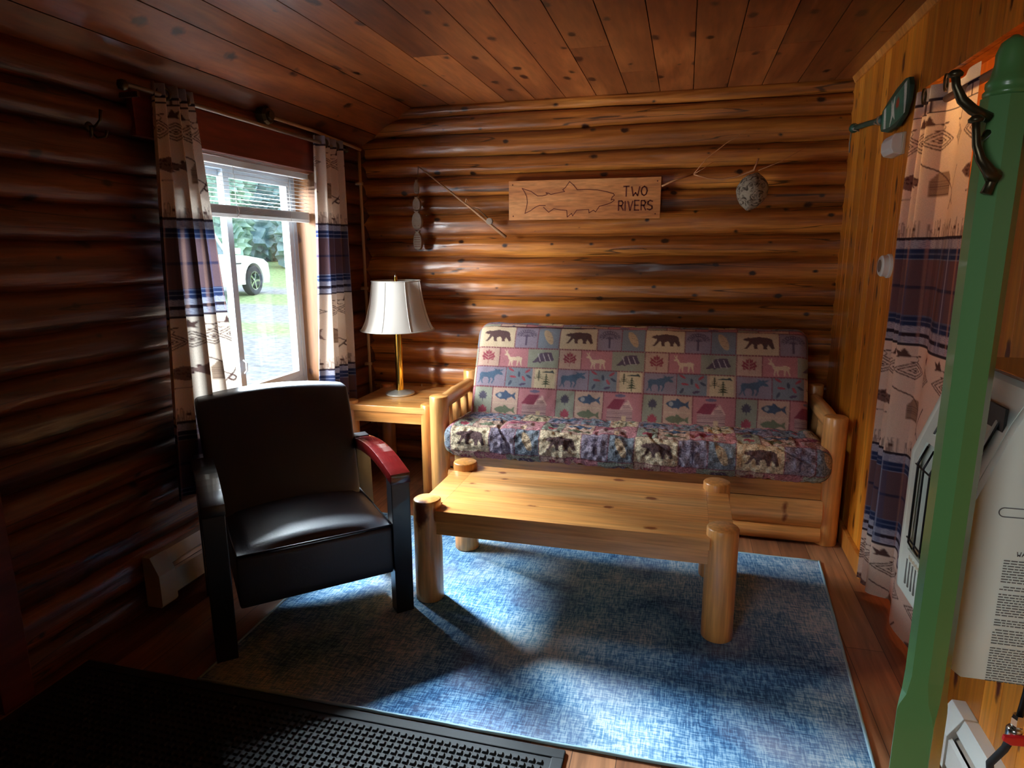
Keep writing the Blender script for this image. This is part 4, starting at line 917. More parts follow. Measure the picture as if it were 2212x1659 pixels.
FONT = {'T': [[(0, 1), (1, 1)], [(.5, 1), (.5, 0)]], 'W': [[(0, 1), (.22, 0), (.5, .35), (.78, 0), (1, 1)]], 'O': [[(.5, 1), (.15, .85), (0, .5), (.15, .15), (.5, 0), (.85, .15), (1, .5), (.85, .85), (.5, 1)]],
        'R': [[(0, 0), (0, 1), (.65, 1), (.95, .78), (.65, .5), (0, .5)], [(.45, .5), (1, 0)]], 'I': [[(.5, 0), (.5, 1)]], 'V': [[(0, 1), (.5, 0), (1, 1)]], 'E': [[(1, 1), (0, 1), (0, 0), (1, 0)], [(0, .5), (.8, .5)]],
        'S': [[(.95, .9), (.5, 1), (.1, .85), (.1, .62), (.85, .38), (.9, .15), (.5, 0), (0, .1)]], 'A': [[(0, 0), (.5, 1), (1, 0)], [(.2, .4), (.8, .4)]], 'N': [[(0, 0), (0, 1), (1, 0), (1, 1)]], 'G': [[(1, .85), (.5, 1), (0, .6), (0, .3), (.5, 0), (1, .2), (1, .5), (.6, .5)]]}
def letters(mb, word, boxes, w, y):
    for c, (x0, z0, x1, z1) in zip(word, boxes):
        for st_ in FONT[c]: stroke(mb, [(x0+(x1-x0)*a, z0+(z1-z0)*b) for a, b in st_], w, y)
mb = MB()
bx = []
for c, (a, t, b, u) in zip('TWO', ((1640, 200, 1710, 332), (1745, 208, 1850, 325), (1872, 200, 1948, 322))): x0, z1 = sp(a, t); x1, z0 = sp(b, u); bx.append((x0, z0, x1, z1))
letters(mb, 'TWO', bx, .0075, -.0014); bx = []
for c, (a, t, b, u) in zip('RIVERS', ((1578, 398, 1642, 525), (1655, 405, 1675, 528), (1700, 402, 1765, 525), (1790, 392, 1850, 522), (1878, 392, 1938, 520), (1958, 390, 2028, 518))): x0, z1 = sp(a, t); x1, z0 = sp(b, u); bx.append((x0, z0, x1, z1))
letters(mb, 'RIVERS', bx, .0075, -.0014); mb.build('lettering', M['burn'], sg, fix=False)
for px, py in ((102, 182), (2080, 125), (110, 612), (2065, 572)):
    x, z = sp(px, py); MB().lathe([(.004, 0), (.0035, .002), (.0005, .0025)], n=10, M=Matrix.Translation((x, 0, z)) @ Matrix.Rotation(pi/2, 4, 'X')).build('screw', M['burn'], sg)
sg.location = Mt.translation; sg.rotation_euler = (0, radians(.2), 0)
# ------------------------------------------------------------------ stick with carved fish stringer
yk = 3.975
fs_ = empty('fishing_stick', (-1.64, yk, 1.95), 'peeled stick leaning diagonally on the logs like a fishing rod', 'stick')
pts = [(-1.655, yk, 1.968), (-1.60, yk, 1.93), (-1.45, yk-.004, 1.815), (-1.30, yk-.002, 1.70), (-1.15, yk, 1.578), (-1.083, yk, 1.528)]
MB().tube(pts, [.0045, .005, .006, .007, .009, .010], 10).build('rod', M['stick'], fs_, smooth=True)
MB().tube([(-1.345, yk, 1.735), (-1.335, yk-.01, 1.765), (-1.318, yk-.012, 1.75)], [.004, .003, .002], 8).build('twig_stub', M['stick'], fs_, smooth=True)
MB().tube([(-1.30, yk-.004, 1.71), (-1.26, yk-.006, 1.70), (-1.2, yk-.004, 1.645)], [.003, .004, .004], 8).build('twig_stub', M['string'], fs_, smooth=True)
MB().lathe([(.008, -.014), (.020, -.012), (.020, -.008), (.011, -.006), (.011, .006), (.020, .008), (.020, .012), (.008, .014)], n=18, M=Matrix.Translation((-1.185, yk-.012, 1.625)) @ Matrix.Rotation(pi/2, 4, 'X')).build('reel', M['carving'], fs_, angle=40)
for x, z in ((-1.45, 1.815), (-1.25, 1.66)):
    MB().tube([(x, yk, z), (x, yk+.04, z)], .003, 6).build('nail', M['blackmetal'], fs_)
reframe(fs_)
o = MB().tube([(-1.652, yk, 1.965), (-1.658, yk-.002, 1.90), (-1.664, yk, 1.80), (-1.664, yk, 1.50)], .0016, 6).build('hanging_string', M['string'], smooth=True); tag(o, 'thin cord dropping from the tip of the diagonal stick', 'string')
def fish(z0, z1, w, th, label, fat=1.0, notch=True):
    h_ = z1-z0; r = empty('carved_fish', (-1.664, yk-.004, z0), label, 'carving')
    prof = [(.0, .0), (.30, .03), (.44, .15), (.5, .38), (.46, .62), (.32, .80), (.16, .88), (.30, 1.0), (0, .94)]
    out = [(p[0]*w, p[1]*h_) for p in prof]+[(-p[0]*w, p[1]*h_) for p in prof[-2:0:-1]]
    mb = MB(); mb.prism([(-1.664+a, z0+b) for a, b in out], 1, yk-th, yk+.002, bev=.004); mb.build('body', M['carving'], r)
    mb = MB(); 
    for s_ in (-1, 1): mb.prism([(-1.664+s_*w*.18-.003, z0+h_*.16), (-1.664+s_*w*.18+.003, z0+h_*.16), (-1.664+s_*w*.18+.003, z0+h_*.19), (-1.664+s_*w*.18-.003, z0+h_*.19)], 1, yk-th-.002, yk-th)
    mb.build('eyes', M['burn'], r); reframe(r); return r
fish(1.80, 1.89, .032, .018, 'slim pale carved fish, topmost on the hanging cord')
fish(1.70, 1.785, .052, .026, 'small dark grey carved fish, second down on the cord')
fish(1.585, 1.70, .068, .03, 'plump grey carved fish, third down on the cord')
f4 = fish(1.455, 1.578, .058, .028, 'ridged carved fish with zigzag cuts, lowest on the cord')
mb = MB()
for k in range(6): mb.box(-1.684, -1.644, yk-.031, yk-.028, 1.475+k*.014, 1.478+k*.014)
o = mb.build('cut_lines', M['burn'], f4); local(o)
# ------------------------------------------------------------------ wasp nest and branch
nx_, ny_, nz_ = .335, 3.90, 1.755
bm = bmesh.new(); bmesh.ops.create_icosphere(bm, subdivisions=4, radius=1)
for v in bm.verts:
    p = v.co.copy(); f = 1+.07*(float(vnoise(p.x*3+5, p.z*3+p.y*2, 3))-.5)*2
    taper = 1-.22*max(0, -p.z)**1.5
    v.co = Vector((p.x*.083*f*taper, p.y*.075*f*taper, p.z*.098*f))
me = bpy.data.meshes.new('wasp_nest'); bm.to_mesh(me); bm.free(); me.materials.append(M['nest']); me.polygons.foreach_set('use_smooth', [True]*len(me.polygons))
o = bpy.data.objects.new('wasp_nest', me); COL.objects.link(o); o.location = (nx_, ny_, nz_); o.rotation_euler = (0, radians(12), 0); tag(o, 'grey paper wasp nest hung on a twig on the log wall', 'wasp nest')
yt = 3.955
br = empty('bare_branch', (.02, yt, 1.85), 'thin forked bare branch holding the wasp nest', 'branch')
def bp(u, v, y=yt): # measured point on the wall plane at y = 4.0
    return (-.152+(u-1430)*.00252, y, 1.805-(v-403)*.00254+(u-1430)*.0001)
MB().tube([bp(1430, 404), bp(1460, 392), bp(1498, 383)], [.0055, .005, .0045], 8).build('stem', M['twig'], br, smooth=True)
MB().tube([bp(1498, 383), bp(1530, 394), bp(1560, 398), bp(1592, 395), bp(1625, 385, 3.93), bp(1632, 362, 3.91)], [.004, .004, .004, .005, .007, .005], 8).build('twig', M['twig'], br, smooth=True)
MB().tube([bp(1498, 383), bp(1525, 352), bp(1562, 325), bp(1600, 302), bp(1616, 296)], [.003, .0025, .0022, .0018, .0012], 6).build('twig', M['twig'], br, smooth=True)
MB().tube([bp(1500, 382), bp(1520, 372), bp(1540, 360)], [.0022, .0018, .001], 6).build('twig', M['twig'], br, smooth=True)
MB().tube([bp(1635, 385), bp(1680, 370), bp(1728, 345)], [.003, .002, .001], 6).build('twig', M['twig'], br, smooth=True)
reframe(br)

# ------------------------------------------------------------------ right wall fittings
# painted canoe paddle
pd = empty('canoe_paddle', (XR-.03, 3.4, 2.0), 'small green painted canoe paddle mounted on the right wall', 'paddle')
px_ = XR-.025
bl_out = [(3.325, 1.968), (3.30, 1.945), (3.20, 1.925), (3.08, 1.93), (3.0, 1.96), (2.962, 2.005), (2.955, 2.06), (2.975, 2.092), (3.02, 2.098), (3.12, 2.085), (3.24, 2.055), (3.31, 2.03)]
mb = MB(); mb.prism(bl_out, 0, px_-.008, px_+.010, bev=.003); mb.build('blade', M['strap'], pd, angle=40)
R = Ras(.42, .2, .003, (62, 120, 100))
for a, b in ((.03, .06), (.30, .33)): R.poly([(a, 0), (b, 0), (b+.05, .2), (a+.05, .2)], (206, 214, 204))
R.poly([(.15, .05), (.175, .075), (.20, .03), (.195, .09), (.22, .14), (.185, .12), (.15, .17), (.165, .11)], (220, 226, 214)); R.poly(place(LEAFM, .215, .05, .05, .06), (156, 66, 44))
yy_, zz_ = np.meshgrid(np.linspace(3.30, 2.975, 110), np.linspace(1.95, 2.085, 60))
# shape: squeeze rows into the blade outline
tt_ = (3.30-yy_)/.325; lo = 1.953-.016*np.sin(pi*tt_)+.012*tt_; hi = 2.026+.062*tt_-.004*np.sin(pi*tt_); Zp = lo+(hi-lo)*(zz_-1.95)/.135
cols = R.sample((3.325-yy_), (2.1-Zp)); P = np.stack([np.full_like(yy_, px_-.0095), yy_, Zp], -1)
o = np_grid('painted_panel', P, M['paddle'], cols, pd)
MB().tube([(px_, 3.315, 1.997), (px_, 3.40, 2.006), (px_, 3.6, 2.028), (px_, 3.83, 2.05)], [.020, .013, .012, .013], 14, flat=1).build('shaft', M['strap'], pd, smooth=True)
MB().tube([(px_, 3.82, 2.049), (px_, 3.86, 2.053), (px_, 3.895, 2.056)], [.014, .024, .012], 14).build('grip', M['strap'], pd, smooth=True)
MB().tube([(px_, 3.325, 1.998), (px_, 3.35, 2.0)], [.024, .019], 14).build('neck_band', M['stick'], pd, smooth=True)
for y, q in ((3.80, 2.046), (3.40, 2.006)): MB().tube([(px_-.016, y, q-.01), (px_-.002, y, q+.018), (px_+.014, y, q+.01), (px_+.010, y-.01, q-.02), (px_-.016, y, q-.01)], .003, 6).build('tie', M['carving'], pd, smooth=True)
MB().tube([(px_-.010, 3.86, 2.03), (px_-.012, 3.865, 1.98), (px_-.01, 3.86, 1.935)], .004, 6).build('lanyard', M['carving'], pd, smooth=True)
reframe(pd)
# white door chime box
dc = empty('door_chime', (XR, 3.10, 1.86), 'white plastic box high on the pine wall under the paddle', 'wall box')
MB().box(XR-.012, XR, 3.045, 3.20, 1.82, 1.905, bev=.003).build('back_plate', M['cream_metal'], dc)
mb = MB(); mb.prism([(XR-.012, 1.82), (XR-.012, 1.905), (XR-.040, 1.90), (XR-.052, 1.88), (XR-.052, 1.845), (XR-.040, 1.825)], 1, 3.05, 3.195, bev=.004); mb.build('cover', M['white'], dc); reframe(dc)
# thermostat
th = empty('thermostat', (XR, 3.08, 1.375), 'round white thermostat dial on the pine wall', 'thermostat')
Mx = Matrix.Translation((XR, 3.08, 1.375)) @ Matrix.Rotation(-pi/2, 4, 'Y')
MB().lathe([(.050, 0), (.050, .010), (.046, .012)], n=36, M=Mx).build('base', M['white'], th, angle=40)
MB().lathe([(.044, .012), (.044, .032), (.038, .038)], n=36, M=Mx).build('dial', M['white'], th, angle=40)
MB().lathe([(.026, .038), (.026, .0395), (.001, .0395)], n=36, M=Mx).build('face', M['rodmetal'], th, angle=40); reframe(th)
# curtain in the doorway and its dowel
curtain('curtain', 'lodge print curtain hanging in the doorway of the right wall', .835, (2.83, 2.42), (2.92, 2.36), 2.005, .035, 1.487, 4, .92, .026, side=1, seed=5, shift=.06, xfun=lambda U, V: -.030+.055*U, hang=2, warp=lambda U: np.where(U < .5, U*1.2, .6+(U-.5)*.32), ymap=lambda U: np.where(U < .5, U*.62, .31+(U-.5)*1.38))
o = MB().tube([(.845, 2.97, 1.955), (.86, 2.10, 1.955)], .013, 12).build('curtain_dowel', M['stick'], smooth=True); tag(o, 'wooden dowel rod across the doorway', 'curtain rod')

# ------------------------------------------------------------------ propane wall heater
HX = .553; hy0, hy1 = 1.352, 1.712
M['heater'] = plain('pale_heater_enamel', srgb(222, 232, 220), .3, noise=.03, coat=.3)
gh = empty('wall_heater', (XR, 1.53, .60), 'white vented gas wall heater with black grille behind the green post', 'heater')
prof = [(XR, .605), (.575, .600), (.556, .615), (HX, .68), (HX, .968), (.604, 1.122), (.632, 1.185), (.650, 1.198), (XR, 1.20)]
mb = MB(); mb.prism(prof, 1, hy0, hy0+.024, bev=.004); mb.build('side_panel', M['heater'], gh, angle=35)
mb = MB(); mb.prism(prof, 1, hy1-.024, hy1, bev=.004); mb.build('side_panel', M['heater'], gh, angle=35)
mb = MB(); # front panels around the opening
GY0, GY1 = hy0+.045, hy1-.055; gz0, gz1 = .735, 1.005
ft_ = .006
mb.box(HX, HX+ft_, hy0+.024, GY0, .68, .966); mb.box(HX, HX+ft_, GY1, hy1-.024, .68, .966); mb.box(HX, HX+ft_, GY0, GY1, .68, gz0)
mb.prism([(HX, .68), (.556, .617), (.575, .602), (.582, .606), (HX+ft_, .68)], 1, hy0+.024, hy1-.024)
mb.build('front_panel', M['heater'], gh)
def sx(z): return HX+(z-.968)*(.604-HX)/(1.122-.968)
mb = MB()
for a, b in ((hy0+.024, GY0), (GY1, hy1-.024)): mb.prism([(HX, .966), (sx(gz1), gz1), (sx(gz1)+ft_, gz1), (HX+ft_, .966)], 1, a, b)
mb.prism([(sx(gz1), gz1), (sx(1.122), 1.122), (.632, 1.185), (.650, 1.198), (.64, 1.18), (sx(gz1)+ft_, gz1)], 1, hy0+.024, hy1-.024); mb.build('hood', M['heater'], gh)
MB().box(.636, XR, hy0+.006, hy1-.006, 1.196, 1.203, bev=.002).build('top_plate', plain('wood_reflection_top', srgb(120, 88, 66), .22, coat=.5), gh)  # brown reflection of the wood painted into the glossy top's colour
MB().box(HX+.045, HX+.05, GY0-.01, GY1+.01, gz0-.02, 1.15).build('burner_box', M['black'], gh)
mb = MB()
for k in range(4):
    y = GY0+.04+k*(GY1-GY0-.08)/3; mb.box(HX+.025, HX+.035, y-.022, y+.022, gz0+.03, gz1-.03, bev=.004)
mb.build('burner_plaque', M['blackmetal'], gh)
mb = MB()
for k in range(7):
    y = GY0+.012+k*(GY1-GY0-.024)/6; mb.tube([(HX+.006, y, gz0+.004), (HX-.004, y, gz0+.02), (HX-.004, y, gz1-.05), (HX+.012, y, gz1-.008)], .0022, 6)
for z in (gz0+.03, gz1-.055): mb.tube([(HX-.004, GY0, z), (HX-.004, GY1, z)], .0022, 6)
mb.build('grille', M['blackmetal'], gh, smooth=True)
ns = (HX-.604, 0, 1.122-.968)
for k in range(5):   # raised louvre ribs on the hood
    y = GY0+.02+k*(GY1-GY0-.04)/4
    if k == 2: continue
    mb = MB(); p0 = (sx(1.028)-.001, y, 1.028); p1 = (sx(1.14)-.001, y, 1.14); mb.tube([p0, ((p0[0]+p1[0])/2-.002, y, (p0[2]+p1[2])/2), p1], .008, 10, flat=.5); mb.build('louvre', M['heater'], gh, smooth=True)
    MB().tube([(p0[0]-.004, y-.010, p0[2]+.004), (p1[0]-.004, y-.010, p1[2]-.004)], .0022, 6).build('louvre_slot', M['black'], gh)
mb = MB()
for k in range(13): y = GY0+.01+k*(GY1-GY0-.02)/12; mb.box(HX-.001, HX+.002, y-.003, y+.003, .648, .712)
mb.build('vent_slots', M['ink'], gh)
mb = MB(); 
for k in range(22): y = GY1-.02-k*.0045; mb.box(HX-.001, HX+.001, y-.0013, y+.0013, .716+.002*sin(k*2.1), .724+.002*cos(k*1.7))
mb.build('brand_plate', M['cream_metal'], gh)
# side writing: WARNING and its small print
mb = MB(); yS = hy0-.0012
def side_rect(x0, x1, z0, z1): mb.add([(x0, yS, z0), (x1, yS, z0), (x1, yS, z1), (x0, yS, z1)], [(0, 1, 2, 3)], .5)
bx = [(.637+k*.0085, .872, .637+k*.0085+.0062, .8805) for k in range(7)]
bx[5] = bx[5]
mbt = MB(); letters(mbt, 'WARNING', bx, .0016, yS); mbt.build('warning_heading', M['ink'], gh, fix=False)
z = .862
blocks = [(9, 0, .0055), (2, .006, .0055), (9, 0, .0055), (3, 0, .0055), (6, .004, .0058), (14, 0, .0055)]
for nl, ind, sp_ in blocks:
    for l in range(nl):
        x = .617+(ind if l == 0 else 0)
        xe = .77-(random.random()*.06 if l == nl-1 else 0)
        while x < xe:
            w_ = random.uniform(.004, .012); side_rect(x, min(x+w_, xe), z-.0022, z); x += w_+.0018
        z -= sp_
    z -= .005
mb.build('small_print', M['ink'], gh, fix=False)
mb = MB(); mb.tube([(.598+.018*(1-cos(t)) if False else .606+.009*-sin(t), hy0-.0005, .958+.009*cos(t)) for t in [pi*k/12 for k in range(13)]], .0011, 6)
mb.tube([(.606, hy0-.0005, .967), (.70, hy0-.0005, .967)], .0011, 6); mb.tube([(.606, hy0-.0005, .949), (.70, hy0-.0005, .949)], .0011, 6); mb.build('embossed_loop', M['ink'], gh, smooth=True)
reframe(gh)
# gas line, valve
gv = empty('gas_valve', (.75, 1.49, .40), 'red handled gas valve on the pipe under the wall heater', 'valve')
MB().tube([(.765, 1.49, .62), (.762, 1.49, .50), (.757, 1.49, .44)], .007, 10).build('pipe', M['blackmetal'], gv, smooth=True)
MB().lathe([(.010, 0), (.013, .006), (.013, .022), (.010, .03)], (.755, 1.49, .412), 6).build('nut', M['chrome'], gv)
MB().lathe([(.012, 0), (.016, .006), (.016, .028), (.012, .034)], (.752, 1.49, .378), 14).build('valve_body', M['chrome'], gv, smooth=True)
mb = MB(); mb.prism([(.722, .388), (.738, .380), (.785, .384), (.79, .398), (.77, .406), (.735, .400), (.724, .400)], 1, 1.466, 1.476, bev=.002); mb.build('handle', M['red'], gv)
MB().tube([(.748, 1.49, .385), (.744, 1.50, .345), (.735, 1.53, .28), (.75, 1.54, .20), (.79, 1.5, .10)], [.009, .008, .008, .008, .008], 10).build('hose', M['rubber'], gv, smooth=True)
reframe(gv)

# ------------------------------------------------------------------ green coat tree
cx_, cy_ = .466, 1.222
cr_ = empty('coat_tree', (cx_, cy_, 0), 'green painted wooden coat tree post with bronze hooks', 'coat tree', rz=0)
mb = MB()
w = .0315
def octo(c): return [(w, -w+c), (w, w-c), (w-c, w), (-w+c, w), (-w, w-c), (-w, -w+c), (-w+c, -w), (w-c, -w)]
sec = [(0.05, .001), (.60, .001), (.615, .004), (.64, .013), (.68, .0180), (1.66, .0180), (1.675, .0180)]
vs = []; fs = []
ang = radians(-38); 
for i, (z, c) in enumerate(sec):
    for x, y in octo(c): vs.append((cx_+x*cos(ang)-y*sin(ang), cy_+x*sin(ang)+y*cos(ang), z))
for i in range(len(sec)-1):
    for k in range(8): fs.append((i*8+k, i*8+(k+1) % 8, (i+1)*8+(k+1) % 8, (i+1)*8+k))
fs.append(tuple(range(8))[::-1]); fs.append(tuple(range((len(sec)-1)*8, len(sec)*8))); mb.add(vs, fs, .5); mb.build('pole', M['green'], cr_)
MB().lathe([(.030, 0), (.033, .004), (.033, .008), (.029, .012), (.031, .016), (.031, .022), (.026, .028), (.022, .05), (.0225, .062), (.017, .078), (.004, .088)], (cx_, cy_, 1.675), 28).build('finial', M['green'], cr_, smooth=True)
for k in range(4):
    t = ang+k*pi/2; d = Vector((cos(t), sin(t)))
    pts = [(cx_+d.x*q, cy_+d.y*q, z) for q, z in ((.02, .40), (.06, .36), (.11, .24), (.17, .09), (.22, .02))]
    MB().tube(pts, [.016, .018, .018, .016, .016], 10).build('foot', M['green'], cr_, smooth=True)
def hook(pts, rad, base, nm='hook'):
    mb = MB(); mb.tube(pts, rad, 12)
    mb.lathe([(.001, -.007), (.010, -.004), (.011, 0), (.006, .005), (.001, .006)], pts[0] if False else (pts[0][0], pts[0][1], pts[0][2]), 14)
    mb.build('hook', M['bronze'], cr_, smooth=True)
yh = 1.195
hook([(.383, yh, 1.708), (.386, yh, 1.690), (.396, yh, 1.670), (.412, yh, 1.655), (.437, yh+.005, 1.643)], [.006, .006, .0075, .008, .008], None)
hook([(.4115, yh-.02, 1.638), (.4125, yh-.022, 1.622), (.415, yh-.024, 1.600), (.422, yh-.026, 1.580), (.436, yh-.024, 1.562), (.447, yh-.012, 1.556)], [.006, .0055, .006, .007, .009, .012], None)
mb = MB(); mb.tube([(.447, yh-.012, 1.556), (.4445, yh-.012, 1.545), (.440, yh-.012, 1.530)], [.010, .007, .008], 12); mb.build('hook_plate', M['bronze'], cr_, smooth=True)
MB().tube([(.412, yh-.022, 1.612), (.430, yh, 1.612), (.440, yh+.01, 1.622)], [.004, .004, .006], 8).build('hook_arm', M['bronze'], cr_, smooth=True)
hook([(.535, yh+.03, 1.65), (.528, yh+.03, 1.625), (.512, yh+.03, 1.60), (.495, yh+.028, 1.585)], [.006, .006, .007, .008], None)
reframe(cr_)

# ------------------------------------------------------------------ outside: ground, car, trees, rail fence
def gz(x, y): # gentle rise away from the cabin
    d = -(x+2.3); return -.42+.0435*max(0, d)+.022*max(0, y-3)
mb = MB(); nx2, ny2 = 60, 70
mb.grid([[(-2.3-45*(i/nx2)**1.4, -14+74*j/ny2, gz(-2.3-45*(i/nx2)**1.4, -14+74*j/ny2)) for i in range(nx2+1)] for j in range(ny2+1)])
o = mb.build('ground', M['ground'], smooth=True, fix=False); tag(o, 'gravel track and grass outside the window', 'ground', kind='structure')
for p in o.data.polygons: pass
bm = bmesh.new(); bm.from_mesh(o.data); bmesh.ops.recalc_face_normals(bm, faces=bm.faces[:])
if bm.faces[0].normal.z < 0: bmesh.ops.reverse_faces(bm, faces=bm.faces[:])
bm.to_mesh(o.data); bm.free()
# car
hd = math.atan2(.99, -.12)
fwx, fwy = -11.6, 15.75          # front wheel
cz = gz(fwx, fwy)
car = empty('car', (fwx, fwy, cz), 'white utility vehicle parked on the grass outside', 'car', rz=hd)
# local: +x forward, right side at y=-; wheels on y=-0 (near) and y=1.6
# side outline (x forward, z up), front wheel centre at x=0
side = [(-4.0, .35), (-3.95, 1.0), (-3.9, 1.12), (-1.25, 1.12), (-.35, 1.08), (.55, .98), (.80, .86), (.86, .50), (.80, .32), (.48, .32)]
arch = [(.48*cos(a), .40+.48*sin(a)) for a in np.linspace(-.17, pi+.17, 14)]
side2 = side[:9]+arch+[(-2.45, .30)]+[(-2.93+.48*cos(a), .40+.48*sin(a)) for a in np.linspace(-.2, pi+.2, 14)]
mb = MB(); mb.prism(side2, 1, -.08, 1.72, bev=.0); mb.build('body', M['carpaint'], car)
mb = MB(); mb.prism([(-3.95, 1.12), (-3.75, 1.72), (-3.6, 1.78), (-1.75, 1.78), (-1.55, 1.72), (-.95, 1.12), (-1.06, 1.12), (-1.62, 1.64), (-3.62, 1.64), (-3.78, 1.12)], 1, .06, 1.58); 
for x0 in (-2.62, -1.72): mb.prism([(x0, 1.12), (x0+.10, 1.12), (x0+.10, 1.68), (x0, 1.68)], 1, .055, 1.585)
mb.build('cabin_frame', M['carpaint'], car)
MB().prism([(-3.80, 1.12), (-3.66, 1.64), (-1.64, 1.64), (-1.08, 1.12)], 1, .09, 1.55).build('glazing', M['carglass'], car)
MB().box(-1.05, -.88, -.26, -.06, 1.12, 1.28, bev=.03).build('mirror', M['carpaint'], car)
MB().box(-.95, -.62, -.084, -.078, .86, .89).build('badge', M['tire'], car)
for x, y in ((0, .0), (-2.93, .0), (0, 1.62), (-2.93, 1.62)):
    Mx = Matrix.Translation((x, y, .40)) @ Matrix.Rotation(pi/2, 4, 'X')
    wmb = MB(); wmb.lathe([(.26, -.10), (.38, -.10), (.40, -.07), (.40, .07), (.38, .10), (.26, .10)], n=32, M=Mx, closed=True); wh = wmb.build('wheel', M['tire'], car, angle=40)
    rm = MB(); rm.lathe([(.24, -.06), (.26, -.06), (.26, .095), (.235, .095)], n=28, M=Mx, closed=True)
    for k in range(5):
        a = k*2*pi/5; Mr = Mx @ Matrix.Rotation(a, 4, 'Z'); rm.box(.03, .24, -.028, .028, .05, .085, M=Mr)
    rm.lathe([(.06, .05), (.06, .095), (.01, .1)], n=12, M=Mx); rm.build('rim', M['chrome'], wh, angle=40)
# rail fence / dock far right
fn = empty('rail_fence', (-13, 27.5, gz(-13, 27.5)), 'low pale rail fence at the far edge of the grass', 'fence')
for k in range(7):
    x = -16.5+k*1.3; y = 27.5+.1*k; z0 = gz(x, y); MB().box(x-.06, x+.06, y-.06, y+.06, z0-.05, z0+.75).build('fence_post', M['fence'], fn)
mb = MB(); mb.box(-16.6, -8.6, 27.75, 27.80, gz(-13, 27.5)+.55, gz(-13, 27.5)+.70); mb.build('fence_rail', M['fence'], fn); reframe(fn)
# trees
def tree(x, y, r, h, mat, label, seed, trunk=1.2):
    z0 = gz(x, y); t = empty('tree', (x, y, z0), label, 'tree', group='trees beyond the parking area')
    bm = bmesh.new(); random.seed(seed)
    for k in range(9):
        c = Vector((random.uniform(-.3, .3)*r, random.uniform(-.3, .3)*r, trunk+h*(.06+.84*k/9))); rr = r*random.uniform(.72, .86)*(1.12-.55*(c.z-trunk)/h)
        res = bmesh.ops.create_icosphere(bm, subdivisions=4, radius=rr, matrix=Matrix.Translation(c))
        for v in res['verts']:
            d = (v.co-c).normalized(); p = v.co
            f = .3*(float(vnoise(p.x*2.3+p.z*1.1, p.y*2.3+p.z*1.7, seed+k))-.5)+.5*(random.random()-.5)
            v.co += d*rr*f*1.0
    me = bpy.data.meshes.new('crown'); bm.to_mesh(me); bm.free(); me.materials.append(mat)
    o = bpy.data.objects.new('crown', me); COL.objects.link(o); o.parent = t
    MB().tube([(0, 0, -.1), (.05, 0, trunk), (0, .05, trunk+h*.4)], [.22, .18, .1], 10).build('trunk', M['bark'], t, smooth=True)
    return t
TL = []
for i in range(9): a = radians(97+i*6.2); TL.append((cos(a)*31, sin(a)*31, 1.35, 6.5+1.2*(i % 3), (i+1) % 2))
for i in range(9): a = radians(94+i*6.4); TL.append((cos(a)*37, sin(a)*37, 1.6, 9+1.5*((i+1) % 3), i % 2))
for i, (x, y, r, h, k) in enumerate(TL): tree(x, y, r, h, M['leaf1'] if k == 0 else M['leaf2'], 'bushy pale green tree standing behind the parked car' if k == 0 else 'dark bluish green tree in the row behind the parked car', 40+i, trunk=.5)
for o in COL.objects:
    if o.name.startswith('tree'): o['group'] = 'pale green trees' if 'pale' in o['label'] else 'dark green trees'

# ------------------------------------------------------------------ light
W = bpy.data.worlds.new('overcast'); S.world = W; W.use_nodes = True; nt = W.node_tree; L = nt.links.new
bg = nt.nodes['Background']; tc = nd(nt, 'ShaderNodeTexCoord'); sp_ = nd(nt, 'ShaderNodeSeparateXYZ'); L(tc.outputs['Generated'], sp_.inputs[0])
rp = nd(nt, 'ShaderNodeValToRGB'); rp.color_ramp.elements[0].position = .45; rp.color_ramp.elements[0].color = (.5, .55, .55, 1); rp.color_ramp.elements[1].position = .75; rp.color_ramp.elements[1].color = (.80, .92, 1.0, 1)
mr = nd(nt, 'ShaderNodeMapRange'); mr.inputs['From Min'].default_value = -1; L(sp_.outputs['Z'], mr.inputs['Value']); L(mr.outputs[0], rp.inputs['Fac']); L(rp.outputs[0], bg.inputs['Color'])
bg.inputs['Strength'].default_value = 4.2
def area(name, loc, target, size, power, col, sizey=None, spread=180):
    l = bpy.data.lights.new(name, 'AREA'); l.shape = 'RECTANGLE'; l.size = size; l.size_y = sizey or size; l.energy = power; l.color = col; l.spread = radians(spread)
    o = bpy.data.objects.new(name, l); COL.objects.link(o); o.location = loc
    o.rotation_euler = (Vector(target)-Vector(loc)).to_track_quat('-Z', 'Y').to_euler(); return o
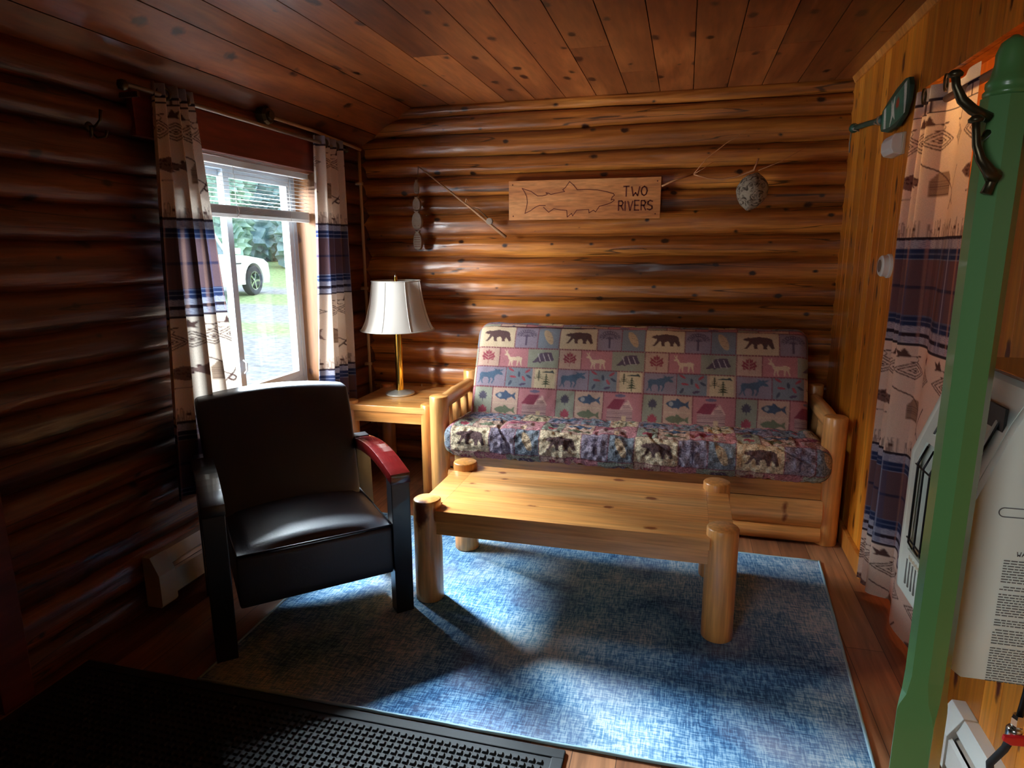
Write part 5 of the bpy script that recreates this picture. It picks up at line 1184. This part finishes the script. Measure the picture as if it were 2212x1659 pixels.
# bright overcast sky outside the window
area('sky_key', (-5.9, 6.3, 4.3), (-1.0, 2.4, .4), 2.6, 3600, (.80, .91, 1.0), 2.0, 100)
area('sky_mid', (-6.2, 2.2, 4.4), (-1.0, 2.6, .6), 3.0, 700, (.84, .93, 1.0), 2.4, 110)
area('sky_side', (-5.2, -1.6, 2.6), (-.2, 4.0, 1.0), 2.4, 850, (.95, .97, 1.0), 2.2, 100)
area('ground_bounce', (-3.9, 1.4, -.1), (-1.2, 2.7, 2.3), 2.0, 200, (.95, .96, 1.0), 1.6, 100)
# added fill lamp behind the camera, aimed at the heater and green post
area('rear_fill', (-.9, -1.1, 1.5), (.75, 1.5, .7), .7, 4.0, (.9, .95, 1.0), .9, 70)
# warm bulb in the next room
pl = bpy.data.lights.new('next_room_bulb', 'POINT'); pl.energy = 16; pl.color = (1.0, .56, .20); pl.shadow_soft_size = .06
o = bpy.data.objects.new('next_room_bulb', pl); COL.objects.link(o); o.location = (1.16, 2.62, 2.12)

# ------------------------------------------------------------------ camera
p, y_, r_ = .20385, .2585, .006; F = 1400.
f = Vector((-sin(y_)*cos(p), cos(y_)*cos(p), -sin(p))); r0 = Vector((cos(y_), sin(y_), 0)); d0 = f.cross(r0)
rr = r0*cos(r_)+d0*sin(r_); dd = -r0*sin(r_)+d0*cos(r_)
cam = bpy.data.cameras.new('camera'); co = bpy.data.objects.new('camera', cam); COL.objects.link(co)
Rm = Matrix((rr, -dd, -f)).transposed(); co.matrix_world = Matrix.Translation((0, 0, 1.45)) @ Rm.to_4x4()
cam.sensor_fit = 'HORIZONTAL'; cam.sensor_width = 36; cam.lens = F/2212*36; cam.clip_start = .02; cam.clip_end = 300
S.camera = co
S.view_settings.view_transform = 'Standard'; S.view_settings.look = 'None'; S.view_settings.exposure = 0; S.view_settings.gamma = 1
S.cycles.use_denoising = True; S.cycles.max_bounces = 10; S.cycles.diffuse_bounces = 5; S.cycles.transparent_max_bounces = 12; S.cycles.sample_clamp_indirect = 6
S.cycles.caustics_reflective = False; S.cycles.caustics_refractive = False
